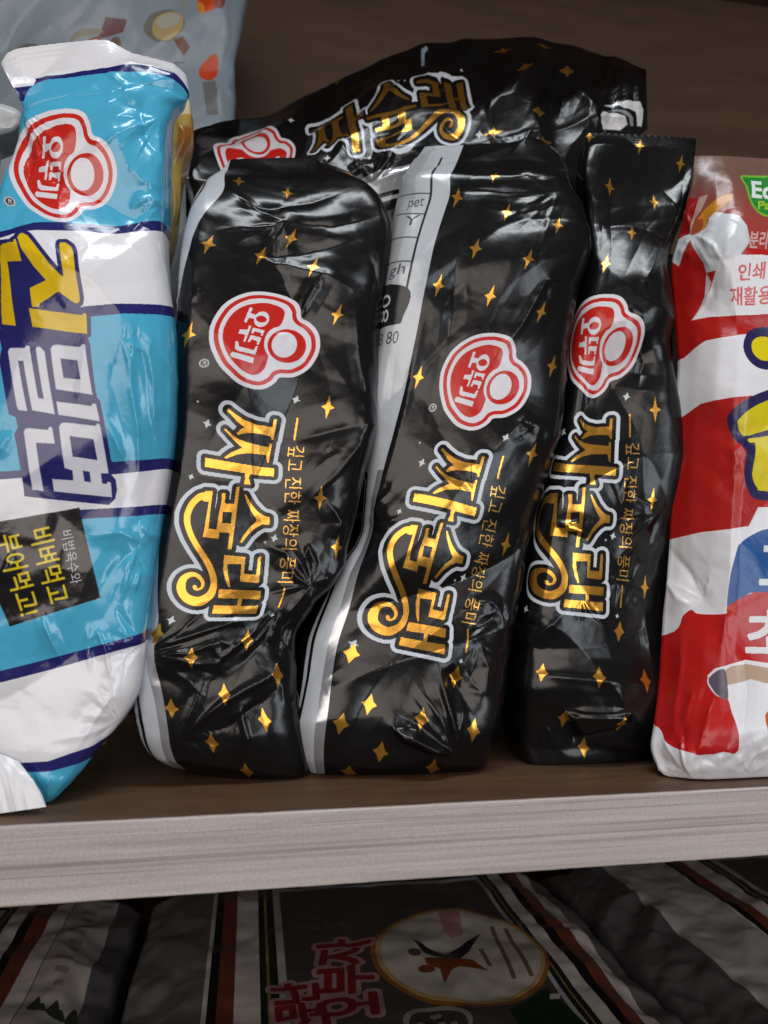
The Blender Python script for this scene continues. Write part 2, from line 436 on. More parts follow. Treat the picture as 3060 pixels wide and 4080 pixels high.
def build_parts(S, root, art, artpos, mats, names, seal_rows=(), main='film'):
    """cut the packet into its film and the printed or sealed parts; all share one print"""
    loc = np.array(root.location)
    nr, nc = S.nrow, S.nr
    V = S.V.reshape(-1, 3) - loc; N = S.NN.reshape(-1, 3)
    uv = art.uv(artpos.reshape(-1, 2))
    i = np.arange(nr - 1)[:, None] * nc; j = np.arange(nc)[None]; j2 = (j + 1) % nc
    Fq = np.stack([i + j, i + nc + j, i + nc + j2, i + j2], -1)
    cu = .25 * (artpos[:-1] + artpos[1:] + np.roll(artpos, -1, 1)[:-1] + np.roll(artpos, -1, 1)[1:])
    lab = art.part_at(cu.reshape(-1, 2)).reshape(nr - 1, nc).astype(int)
    lab[:, S.ncol - 1:] = 0
    vr = .5 * (S.vrow[:-1] + S.vrow[1:])
    for code, lo, hi in seal_rows: lab[(vr >= lo) & (vr <= hi)] = code
    Fq = Fq.reshape(-1, 4); lab = lab.ravel()
    for code in np.unique(lab):
        f = Fq[lab == code]; used, inv = np.unique(f.ravel(), return_inverse=True)
        name = names.get(int(code), main)
        mat = mats.get(int(code), mats[0])
        me = mesh_from(name, V[used], inv.reshape(-1, 4), mat, uv[used], N[used])
        link_mesh0(name, me, root)
def link_mesh0(name, me, parent):
    o = bpy.data.objects.new(name, me); COL.objects.link(o); o.parent = parent
    return o

# ------------------------------------------------------------------ the print shared by the black packets (design pixels)
K3 = 500 / 1659.
def c1(p): p = np.asarray(p, float); return np.stack([2060 + p[:, 0] * K3, 1580 + p[:, 1] * K3], 1)
def c2(p): p = np.asarray(p, float); return np.stack([2060 + p[:, 0] * K3, 2000 + p[:, 1] * K3], 1)
GOLD_C1 = [
 [(775,235),(850,290),(950,355),(1080,395),(1270,405),(1285,305),(1320,300),(1290,560),(1270,570),(1255,520),(1120,505),(1000,510),(935,530),(880,550),(865,530),(920,470),(960,450),(880,390),(800,300),(755,260)],
 [(740,485),(800,540),(900,600),(1000,630),(1235,660),(1250,605),(1275,610),(1245,865),(1225,860),(1215,765),(1100,760),(990,765),(880,790),(740,860),(720,845),(790,780),(930,700),(870,650),(780,560),(725,500)],
 [(490,870),(1310,935),(1305,1045),(1030,1025),(1015,1070),(1035,1160),(955,1155),(970,1080),(965,1015),(485,980)],
 [(975,1280),(1000,1330),(1050,1430),(1110,1510),(1170,1555),(1235,1575),(1230,1673),(1150,1668),(1060,1723),(990,1793),(915,1908),(890,1893),(930,1813),(1000,1713),(1080,1633),(1085,1603),(1030,1503),(985,1393),(960,1290)],
 [(865,1200),(905,1190),(880,1390),(855,1580),(825,1790),(800,1985),(755,1985),(775,1790),(815,1500),(840,1400)],
 [(500,1270),(590,1270),(565,1500),(545,1735),(660,1745),(655,1858),(480,1840),(500,1725),(545,1405),(470,1400)],
 [(695,1290),(740,1285),(730,1412),(845,1415),(835,1520),(705,1522),(695,1660),(805,1665),(790,1785),(665,1775),(655,1858),(620,1850),(650,1600),(690,1400)],
]
GOLD_C2 = [
 [(715,665),(955,690),(940,905),(1080,920),(1100,690),(1135,685),(1120,1010),(1100,1028),(895,1005),(910,780),(750,780),(760,900),(790,1070),(770,1075),(730,980),(705,850)],
 [(660,1095),(1150,1130),(1145,1245),(930,1225),(925,1320),(1145,1330),(1145,1445),(595,1400),(605,1295),(880,1315),(880,1220),(655,1210)],
]
CURL = [(530,-65,90),(445,-45,85),(370,30,76),(325,130,72),(310,230,70),(325,330,65),(365,450,65),(430,580,66),(500,700,68),(560,820,70),(595,930,72),(605,1030,75),(585,1130,88),(530,1200,100),(440,1245,115),(340,1220,110),(275,1150,97),(255,1060,95),(275,970,82),(330,918,68),(400,910,52),(455,950,45),(485,1010,38),(478,1065,32),(440,1095,30),(405,1085,36),(402,1058,46),(410,1045,30)]
def c1k(q): return [(2060 + x * K3, 2000 + y * K3, w * K3) for x, y, w in q]
KL = 440 / 1659.
def lg(p, at, k):
    """logo outline points -> art; the word's centre (600, 830) of the tracing lands on at"""
    p = np.asarray(p, float); return (p - np.array([600, 830])) * KL * k + np.asarray(at, float)
LOGO_OUT = [(810,65),(960,90),(1080,160),(1165,280),(1212,400),(1330,460),(1450,560),(1530,690),(1565,850),(1550,1010),(1480,1180),(1380,1290),(1250,1370),(1098,1400),(1050,1480),(960,1570),(850,1620),(720,1620),(560,1570),(420,1470),(280,1340),(170,1170),(90,990),(55,800),(70,620),(130,430),(230,290),(370,170),(520,100),(660,70)]
LOGO_RED = [(750,260),(860,275),(940,320),(970,400),(970,520),(945,605),(880,650),(820,740),(800,860),(820,980),(860,1060),(895,1110),(890,1240),(870,1320),(810,1390),(730,1420),(620,1390),(480,1290),(350,1140),(270,980),(235,820),(250,640),(320,480),(430,370),(560,300),(660,265)]
LOGO_WORD = [[(480,395),(500,388),(525,395),(518,480),(600,490),(600,560),(512,565),(500,645),(465,640)],
 [(605,705),(770,720),(760,810),(735,815),(735,775),(640,760),(630,800),(600,800)],
 [(600,830),(755,845),(740,960),(715,965),(705,910),(630,895),(615,940),(585,950)],
 [(545,680),(580,685),(555,950),(525,945)], [(440,765),(545,755),(540,840),(435,830)],
 [(735,990),(725,1120),(480,1100),(440,1070),(425,960),(460,955),(490,1030),(690,1055),(705,990)],
 [(420,1120),(720,1170),(715,1255),(415,1200),(395,1160)]]
RED = (200, 38, 30); PAPER = (224, 222, 230)
def draw_logo(A, at, k=1.0, part=1, reg=True):
    out = A.mask([smooth_poly(lg(LOGO_OUT, at, k))])
    A.paint(out, PAPER, part=part)
    u = KL * k * A.k
    A.paint(erode(out, 62 * u) & ~erode(out, 120 * u), RED)
    A.paint([smooth_poly(lg(LOGO_RED, at, k))], RED)
    for p in LOGO_WORD: A.paint([lg(p, at, k)], PAPER)
    A.paint([lg(ell(685, 545, 102, 132), at, k)], PAPER); A.paint([lg(ell(682, 546, 72, 56), at, k)], RED)
    A.paint([lg(ell(1115, 895, 262, 272), at, k)], RED); A.paint([lg(ell(1078, 888, 172, 208), at, k)], PAPER)   # plain disc where the maker's face stands
    if reg:
        A.paint([lg(ell(85, 1322, 66, 66), at, k)], (190, 190, 195)); A.paint([lg(ell(85, 1322, 46, 46), at, k)], (60, 60, 62))
        A.paint([lg(box(68, 1290, 80, 1356), at, k)], (190, 190, 195)); A.paint([lg(ell(92, 1308, 16, 16), at, k)], (190, 190, 195)); A.paint([lg([(88,1320),(100,1318),(112,1356),(98,1356)], at, k)], (190, 190, 195))
    return out
GOLD = (226, 166, 70)
def star_poly(x, y, h, w, inner=.26, tilt=0.0):
    p = []
    for i in range(8):
        t = i * math.pi / 4
        if i % 2 == 0: q = (w * math.sin(t), -h * math.cos(t))
        else: q = (w * inner * 1.3 * np.sign(math.sin(t)), -h * inner * .8 * np.sign(math.cos(t)))
        c, s = math.cos(tilt), math.sin(tilt)
        p.append((x + q[0] * c - q[1] * s, y + q[0] * s + q[1] * c))
    return p
PANEL_X = 2066
_black = {}
def black_art(stars, tagline=True, panel_end=None):
    if 'A' not in _black: _black['A'] = black_base()
    B, over, tag_m = _black['A']
    A = Art(1640, 200, 2840, 3400, .62, (15, 15, 17))
    A.rgb[:] = B.rgb; A.foil[:] = B.foil; A.part[:] = B.part
    if not tagline:
        A.paint(tag_m, (15, 15, 17), 0.0, part=0)
    if panel_end: A.paint([box(1640, panel_end, PANEL_X, 3400)], (15, 15, 17), 0.0, part=0)
    st = np.zeros((A.H, A.W), bool)
    for x, y, h, w, inner, foil in stars: st |= A.mask([star_poly(x, y, h, w, inner, .07)])
    A.paint(st & ~over, GOLD, 1.0)
    return A
def black_base():
    panel_text = True
    A = Art(1640, 200, 2840, 3400, .62, (15, 15, 17))
    # side panel with the printed facts, below the lettering
    A.paint([box(1640, 200, PANEL_X, 3400)], (17, 17, 18), part=4)
    A.paint([box(1945, 200, PANEL_X, 1760)], (190, 196, 203), .10, part=4)
    A.paint([[(1945,1755),(1972,1760),(1985,1790),(1992,1860),(1992,3400),(PANEL_X,3400),(PANEL_X,1750)]], (190, 196, 203), .12, part=4)
    A.paint([box(2038, 1750, PANEL_X, 3400)], (186, 188, 196), .75, part=4)
    A.paint([smooth_poly([(1905,1780),(1935,1768),(1962,1790),(1976,1860),(1980,2600),(1980,3390),(1966,3390),(1966,2600),(1962,1870),(1945,1800),(1910,1792)], 3)], (180, 186, 194), .1)
    A.paint([box(1780, 200, 1945, 1400)], (168, 173, 178), .05, part=4)
    A.paint([box(1640, 1400, 1945, 1740)], (120, 128, 132), .05, part=4)
    for y in (640, 730, 835, 935): A.paint([box(1790, y, 1998, y + 7)], (96, 100, 104))
    A.paint([box(1996, 300, 2004, 1060)], (40, 44, 48))
    if panel_text:
        for body, y0, y1, x, h in (('pet', 655, 720, 1922, 52), ('Y', 760, 790, 1926, 46), ('gh', 960, 1010, 1922, 60)):
            A.paint(A.union(text_polys(body, (x, y1), (x + 60, y1 - 6), h, (0, -1))), (80, 84, 88))
        A.paint([smooth_poly([(1800,1040),(2004,1040),(2004,1150),(1975,1180),(1800,1185)])], (28, 30, 32))
        A.paint(A.union(text_polys('80', (1950, 1168), (1950, 1062), 46, (-1, 0))), (205, 208, 212))
        A.paint(A.union(text_polys('8 80', (1915, 1262), (2000, 1252), 50, (0, -1))), (70, 74, 78))
    # white sparkles
    for x, y, r in ((2220,1717,17),(2515,1590,16),(2160,1915,12),(2447,2137,15),(2107,2443,17),(2415,2152,6),(2190,1640,6),(2470,2450,9)):
        A.paint([star_poly(x, y, r * 1.15, r, .3, .3)], (205, 214, 218))
    # lettering: gold foil, black gap, white outline
    g = np.zeros((A.H, A.W), bool)
    for p in GOLD_C1: g |= A.mask([c1(p)])
    for p in GOLD_C2: g |= A.mask([c2(p)])
    for q in stroke(c1k(CURL)): g |= A.mask([q])
    d1 = dilate(g, 15.5 * A.k); d2 = dilate(g, 30 * A.k)
    r0, r1 = np.where(d2.any(1))[0][[0, -1]]; q0, q1 = np.where(d2.any(0))[0][[0, -1]]
    out = outside(np.pad(d1[r0:r1 + 1, q0:q1 + 1], 2))[2:-2, 2:-2]
    inner = np.zeros_like(d1); inner[r0:r1 + 1, q0:q1 + 1] = ~out
    A.paint(d2, (206, 214, 224), part=2); A.paint(d1 | inner, (17, 16, 16)); A.paint(g, GOLD, 1.0)
    # tagline
    tg = A.union(text_polys('깊고 진한 짜장의 풍미', (2500, 1768), (2462, 2310), 58, (1, .07)))
    tg = dilate(tg, 1.6 * A.k)
    A.paint(tg, (224, 170, 84), .8, part=None)
    A.paint([[(2521,1660),(2528,1660),(2522,1748),(2515,1748)]], GOLD, .8); A.paint([[(2487,2330),(2494,2330),(2488,2418),(2481,2418)]], GOLD, .8)
    A.part[A.mask([[(2506,1650),(2570,1650),(2545,2320),(2505,2425),(2470,2425),(2450,2315)]])] = 3
    lo_m = draw_logo(A, (2330, 1375), .94)
    return A, d2 | lo_m, A.mask([[(2495,1640),(2590,1640),(2565,2320),(2525,2440),(2470,2440),(2440,2315)]])
CORR = [((2289,1652)), (2208,1859), (2454,1878), (2181,2319), (2405,2435), (2432,2069), (2330,1375)]

# ------------------------------------------------------------------ the shelf unit
def slab(name, x0, x1, y0, y1, z0, z1, mat, parent=None, bevel=.0006):
    import bmesh
    bm = bmesh.new()
    bmesh.ops.create_cube(bm, size=1)
    for v in bm.verts:
        v.co = Vector(((x0 + x1) / 2 + v.co.x * (x1 - x0), (y0 + y1) / 2 + v.co.y * (y1 - y0), (z0 + z1) / 2 + v.co.z * (z1 - z0)))
    bmesh.ops.bevel(bm, geom=bm.edges[:], offset=bevel, segments=2, affect='EDGES', profile=.6)
    me = bpy.data.meshes.new(name); bm.to_mesh(me); bm.free(); me.materials.append(mat)
    return link_mesh0(name, me, parent)
M_BROWN = board_material('brown_laminate', (.074, .038, .019), (.130, .070, .036), .55, 14, 90, 90, .1)
M_BACK = board_material('brown_back_board', (.056, .028, .0145), (.096, .050, .027), .6, 10, 60, 60, .1)
M_EDGE = board_material('pale_wood_edge', (.40, .345, .325), (.61, .55, .525), .5, 7, 300, 300, .3, .7)
sh = slab('shelf', -.75, 1.05, .0008, .330, -.0281, 0.0, M_BROWN); tag(sh, kind='structure')
def edge_band():
    """thin glued strip with slightly chipped long edges"""
    n = 1600; x = np.linspace(-.75, 1.05, n)
    rag = lambda s: .00006 * vnoise(x * 160, x * 0 + 3, s) + .00022 * np.minimum(0, vnoise(x * 500, x * 0 + 1, s + 1) + .6) 
    zt = .0003 + rag(5); zb = -.0284 - rag(9)
    sec = [(-.0002, .0006), (-.0009, .0005), (-.0012, -.0002)]
    rows = [(np.full(n, .0006), zt), (np.full(n, -.0008), zt), (np.full(n, -.0012), zt - .0005), (np.full(n, -.0012), .5 * (zt + zb)), (np.full(n, -.0012), zb + .0005), (np.full(n, -.0008), zb), (np.full(n, .0006), zb)]
    V = np.stack([np.stack([x, y, z], 1) for y, z in rows], 0).reshape(-1, 3)
    i = np.arange(6)[:, None] * n; j = np.arange(n - 1)[None]
    F = np.stack([i + j, i + n + j, i + n + j + 1, i + j + 1], -1).reshape(-1, 4)
    me = mesh_from('edge_band', V, F, M_EDGE); me.polygons.foreach_set('use_smooth', np.zeros(len(F), bool))
    link_mesh0('edge_band', me, sh)
edge_band()
lo = slab('lower_shelf', -.75, 1.05, .0008, .330, -.188, -.160, M_BROWN); tag(lo, kind='structure')
bk = slab('back_panel', -.75, 1.05, .331, .345, -.30, .760, M_BACK); tag(bk, kind='structure')
up = slab('upper_shelf', -.75, 1.05, .0008, .330, .650, .678, M_BROWN); tag(up, kind='structure')

# ------------------------------------------------------------------ black packets
def ident(S, n=(7, 7)):
    """paper coordinates -> picture-like print coordinates from a spread of points on the flat front"""
    ii = np.linspace(4, S.nrow - 5, n[1]).astype(int); jj = np.linspace(6, S.ncol - 7, n[0]).astype(int)
    src = [(S.a[i, j], S.b[i, j]) for i in ii for j in jj]; dst = [S.px[i, j] for i in ii for j in jj]
    return tps(src, dst, 3e-3)
def star_spec(f, S, pts, foil=1.0):
    ab = photo_to_ab(S, [p[:2] for p in pts]); q = f(ab); out = []
    for p, (x, y) in zip(pts, q):
        fat = p[2] if len(p) > 2 else 0
        out.append((x, y, 40 if fat else 49, 24 if fat else 23, .36 if fat else .25, 1.0))
    return out
BLACK_SEALS = {}
def black_packet(rows, corr, stars, label, seed, creases, panel_edge=(), n=3.3, seal=None, rib=0.0, amp=.17, cell=.048, panel_end=None, rough=.22, nrow=400, ncol=150, group='black noodle packets on the upper shelf', dents=(), pinches=()):
    rows = [r[:5] + ((r[5] * 1.45, r[6] * 1.45) if r[7] > .03 else r[5:7]) + r[7:] for r in rows]
    S = packet(rows, n=n, nrow=nrow, ncol=ncol)
    ab = photo_to_ab(S, [c[0] for c in corr]); dst = [c[1] for c in corr]
    f = tps(ab, dst, 2e-3)
    if len(panel_edge):
        ab2 = photo_to_ab(S, panel_edge)
        A3 = np.linalg.lstsq(np.concatenate([ab, np.ones((len(ab), 1))], 1), np.asarray(dst, float), rcond=None)[0]
        pr = np.concatenate([ab2, np.ones((len(ab2), 1))], 1) @ A3
        pr[:, 0] = PANEL_X
        f = tps(np.concatenate([ab, ab2]), np.concatenate([dst, pr]), 2e-3)
    wrinkles(S, seed, amp, cell, .045)
    for c in creases: crease(S, *c)
    for d in dents: patch(S, *d)
    for q in pinches: pinch(S, *q)
    rs = np.random.RandomState(seed + 300)
    for q in range(13):                                        # small puckers scattered over the face
        i = rs.randint(int(S.nrow * .08), int(S.nrow * .94)); j = rs.randint(12, S.ncol - 12); t = rs.rand() * 360
        pinch(S, S.px[i, j], t, t + 60 + 90 * rs.rand(), rs.randint(3, 6), 70 + 90 * rs.rand(), .28 + .35 * rs.rand(), seed * 7 + q, 9)
    if rib: ribs(S, rib, .16, .0016, .0004)
    finish(S)
    A = black_art(star_spec(f, S, stars), panel_end=panel_end)
    pos = f(np.stack([S.a.ravel(), S.b.ravel()], 1)).reshape(S.nrow, S.nr, 2)
    base = S.V[-1].mean(0); base = (float(base[0]), float(base[1]), float(max(0, S.V[..., 2].min() - .0006)))
    root = thing('noodle_packet', base, label, 'noodle packet', group)
    m = film_material('black_film', A.image('black_print'), rough=rough, bump=.07, scale=330, spec=.42)
    build_parts(S, root, A, pos, {0: m}, {1: 'logo', 2: 'lettering', 3: 'tagline', 4: 'info_panel', 5: 'end_seal'}, seal or ())
    return S

ART7 = CORR
def cc(*photo): return [(p, a) for p, a in zip(photo, ART7) if p is not None]
# left packet
black_packet(
 [(915,640,1262,634,.092,.002,.002,.005),(893,668,1290,652,.086,.003,.003,.009),(815,745,1400,720,.070,.008,.010,.035),(781,828,1510,812,.060,.011,.012,.055),
  (752,940,1556,930,.054,.012,.013,.066),(735,1130,1548,1130,.050,.012,.013,.070),(722,1400,1513,1330,.048,.012,.013,.070),(700,1700,1487,1640,.046,.012,.013,.070),
  (664,2000,1440,1880,.044,.012,.013,.070),(630,2260,1398,2110,.043,.012,.013,.070),(600,2460,1330,2310,.042,.012,.012,.068),(575,2600,1235,2430,.041,.011,.011,.066),
  (560,2700,1190,2560,.040,.011,.011,.066),(548,2800,1185,2720,.039,.011,.011,.066),(560,2900,1205,2880,.038,.011,.011,.066),(590,2970,1220,3000,.041,.010,.010,.062),
  (640,3020,1222,3090,.047,.008,.008,.058),(668,3042,1216,3128,.052,.005,.005,.052)],
 cc((905,1632),(818,1841),(1092,1878),(782,2338),(1020,2444),(1076,2073),(999,1340)),
 [(950,708),(1145,725),(1162,925),(1040,1000),(1252,1045),(840,990),(780,1357),(1350,1242),(1308,1622),(1275,1985),(1340,2180),(650,2530,1),(985,2550,1),(770,2620,1),(690,2820,1),(895,2765,1),(1105,2690,1),(1055,2870,1),(845,2960,1),(985,3065,1)],
 'black noodle packet with gold lettering nearest the blue packet, its lower corner crumpled', 11,
 [([(600,2600),(780,2530),(960,2470),(1090,2445)], 4.5, 60), ([(610,2610),(760,2600),(880,2555),(960,2580)], 3.0, 36), ([(615,2630),(760,2650),(870,2640),(960,2560),(1060,2480)], 3.0, 36),
  ([(700,2950),(800,2870),(900,2790),(1080,2690),(1125,2600)], 4.0, 50), ([(720,2960),(900,2890),(1040,2800),(1130,2730)], -3.0, 45), ([(860,2900),(960,2840),(990,2960),(960,3020)], 3.0, 40),
  ([(1180,2450),(1130,2560),(1110,2640)], -5.0, 60), ([(1240,2330),(1320,2290),(1385,2190)], 3.5, 40), ([(1240,2340),(1200,2250),(1230,2180),(1255,2240),(1240,2335)], 2.2, 30),
  ([(1060,2170),(1140,2200),(1180,2300),(1240,2340)], 2.5, 35), ([(1420,1700),(1480,1690)], 2.0, 26), ([(1180,1750),(1450,1690)], -2.2, 60), ([(1450,1720),(1340,1880),(1230,2000)], 2.5, 40),
  ([(1300,1990),(1350,2080),(1330,2150)], 2.2, 30), ([(900,830),(1130,790),(1390,740)], -2.6, 60), ([(860,930),(1080,880),(1130,860),(1140,960)], 2.0, 36), ([(1140,860),(1330,880),(1520,850)], -2.8, 70),
  ([(930,1010),(1200,990),(1480,930)], -2.0, 60), ([(1290,1080),(1230,1180),(1200,1260)], 2.5, 30), ([(1420,1160),(1430,1400),(1460,1640)], 1.6, 22), ([(1000,1000),(1300,1080),(1420,1150)], 2.5, 50)],
 panel_edge=[(880,790),(805,900),(777,1034),(743,1229),(640,2640),(668,2820),(690,2990)], seal=[(5, 0, .018)], pinches=[((1245,2335),100,290,11,170,.9,1),((598,2612),-50,30,9,330,1.2,2,18),((1150,858),90,200,7,260,1.0,3),((1105,2445),60,150,6,200,1.1,4),((700,2960),-60,0,6,300,.9,5)])
# middle packet
black_packet(
 [(1690,588,2180,580,.105,.002,.002,.006),(1660,630,2215,622,.096,.004,.004,.018),(1610,700,2248,690,.074,.008,.008,.045),(1590,752,2262,742,.056,.011,.012,.060),
  (1570,860,2312,850,.053,.012,.013,.066),(1545,1060,2322,1010,.050,.012,.013,.070),(1515,1300,2284,1210,.049,.012,.013,.070),(1478,1520,2246,1420,.048,.012,.013,.070),
  (1448,1760,2228,1640,.047,.016,.013,.070),(1440,1960,2182,1830,.046,.018,.013,.070),(1428,2090,2145,1980,.045,.020,.013,.070),(1400,2160,2122,2060,.045,.022,.013,.070),(1345,2262,2095,2200,.044,.022,.013,.070),(1285,2370,2072,2300,.044,.022,.013,.070),
  (1190,2560,2034,2490,.043,.018,.012,.068),(1172,2720,1995,2680,.041,.016,.012,.066),(1170,2860,1968,2850,.039,.014,.011,.066),(1190,2980,1940,2970,.041,.012,.010,.062),
  (1225,3060,1915,3050,.047,.009,.008,.058),(1250,3098,1890,3100,.053,.005,.005,.052)],
 cc((1756,1787),(1650,1985),(1891,2041),(1551,2458),(1765,2607),(1848,2231),(1887,1512)),
 [(2160,575),(1975,680),(1825,780),(2030,830),(2225,895),(1897,985),(2100,1040),(1748,1135),(1953,1180),(2155,1245),(1668,1500),(2199,1460),(2110,1813),(2030,2170),(1400,2605,1),(1815,2695,1),(1470,2805,1),(1676,2862,1),(1870,2900,1),(1515,2990,1),(1720,3040,1),(1390,3075,1),(1360,2880,1)],
 'black noodle packet standing in the middle of the three, pale stripe down its left side', 23,
 [([(1790,752),(1950,744),(2255,748)], -1.6, 22), ([(1900,800),(2100,830),(2280,800)], -1.5, 50), ([(2030,640),(2120,610),(2200,590)], 3.0, 30),
  ([(1740,2640),(1765,2760),(1790,2880),(1812,2990)], 4.0, 36), ([(1555,2890),(1650,2930),(1800,2990)], 4.5, 36), ([(1570,2850),(1560,2900),(1620,2950)], 2.0, 24), ([(1780,2650),(1830,2750),(1870,2850)], -2.5, 50),
  ([(1905,2560),(1930,2660),(1910,2760),(1850,2740)], 3.0, 36), ([(1690,1240),(1620,1600),(1570,1800),(1500,2010)], 2.2, 50), ([(1820,1020),(1810,1240),(1790,1400)], -1.4, 24), ([(2200,1070),(2080,1290),(1960,1440)], 2.2, 50),
  ([(1480,1980),(1470,2080),(1400,2280)], -3.5, 44), ([(1440,2120),(1510,2020),(1560,1950)], 2.6, 30), ([(1890,2410),(1960,2400),(1990,2430)], 2.2, 24), ([(1960,1800),(2050,1700),(2110,1640)], 1.8, 50), ([(1860,2530),(2010,2440)], -2.5, 50),
  ([(1510,2130),(1560,2080),(1600,2060)], 2, 36)],
 panel_edge=[(1795,745),(1724,1000),(1682,1211),(1622,1512),(1562,1753),(1501,2025),(1490,2090),(1478,2150),(1440,2250),(1408,2362),(1370,2480),(1336,2600),(1312,2844),(1292,2980)], seal=[(5, 0, .02)], pinches=[((1806,2990),180,275,9,260,1.1,6),((2235,745),110,190,7,240,.8,7),((1995,2430),120,220,6,160,.8,8),((1900,2560),30,130,5,150,.8,9)], dents=[([(1552,2890),(1640,2902),(1760,2955),(1808,2994),(1700,2988),(1590,2948)], 3.6, 22), ([(1800,2640),(1840,2700),(1830,2860),(1800,2960),(1770,2800),(1750,2680)], -2.0, 30)])
# right packet
black_packet(
 [(2332,536,2772,556,.084,.002,.002,.004),(2326,580,2768,600,.080,.003,.003,.006),(2312,700,2760,710,.071,.006,.006,.020),(2318,860,2718,860,.063,.010,.010,.045),(2322,1030,2660,1010,.056,.012,.014,.060),
  (2298,1210,2618,1150,.052,.012,.015,.068),(2266,1440,2606,1330,.050,.012,.015,.070),(2236,1640,2640,1500,.048,.012,.014,.070),(2192,1850,2675,1720,.047,.012,.013,.070),
  (2150,2030,2682,1900,.046,.012,.013,.070),(2112,2210,2672,2120,.045,.012,.013,.070),(2084,2410,2660,2360,.044,.012,.013,.070),(2058,2640,2646,2600,.041,.012,.012,.068),
  (2048,2730,2640,2715,.040,.012,.012,.067),(2046,2820,2630,2810,.043,.012,.012,.064),(2056,2930,2612,2920,.046,.010,.010,.06),(2085,3030,2592,3015,.049,.008,.008,.056),(2112,3080,2575,3070,.053,.005,.005,.05)],
 cc(*ART7[:6], (2343, 1375)),
 [(2350,545),(2550,580),(2720,640),(2438,725),(2628,770),(2535,900),(2412,1050),(2617,1630),(2610,1990),(2593,2340),(2480,2515,1),(2065,2495,1),(2160,2680,1),(2378,2697,1),(2570,2710,1),(2250,2865,1),(2460,2870,1),(2335,2990,1)],
 'black noodle packet next to the red and white one, with a flat straight top edge', 37,
 [([(2070,2620),(2085,2590),(2200,2490),(2240,2450)], 2.4, 28), ([(2078,2580),(2090,2500),(2130,2430)], 1.8, 26), ([(2100,2685),(2380,2712),(2620,2735)], 2.5, 44), ([(2232,2826),(2400,2818),(2508,2812)], 4.0, 26),
  ([(2240,2830),(2300,2950),(2440,2905),(2510,2820)], -3.0, 40), ([(2180,2080),(2300,2110),(2370,2150)], 2.0, 36), ([(2640,2040),(2520,2160),(2460,2230)], 2.6, 44), ([(2600,2200),(2640,2050)], -2, 40),
  ([(2590,2420),(2610,2620)], 1.8, 30), ([(2560,1330),(2590,1430),(2560,1540)], -4.0, 60), ([(2330,560),(2300,760),(2320,900)], -3, 40), ([(2680,900),(2560,1130),(2540,1180)], 2.6, 40), ([(2360,1440),(2330,1600),(2310,1800)], 1.4, 40)],
 seal=[(5, 0, .03)], panel_end=200, rib=.03, dents=[([(2236,2826),(2512,2816),(2460,2900),(2310,2950)], 3.2, 26)], pinches=[((2230,2828),20,100,6,140,1.0,10),((2512,2815),90,165,6,140,1.0,11),((2645,2035),130,220,7,200,.8,12),((2225,2105),-30,30,6,150,.9,13),((2080,2600),-70,-10,4,160,.8,14)])
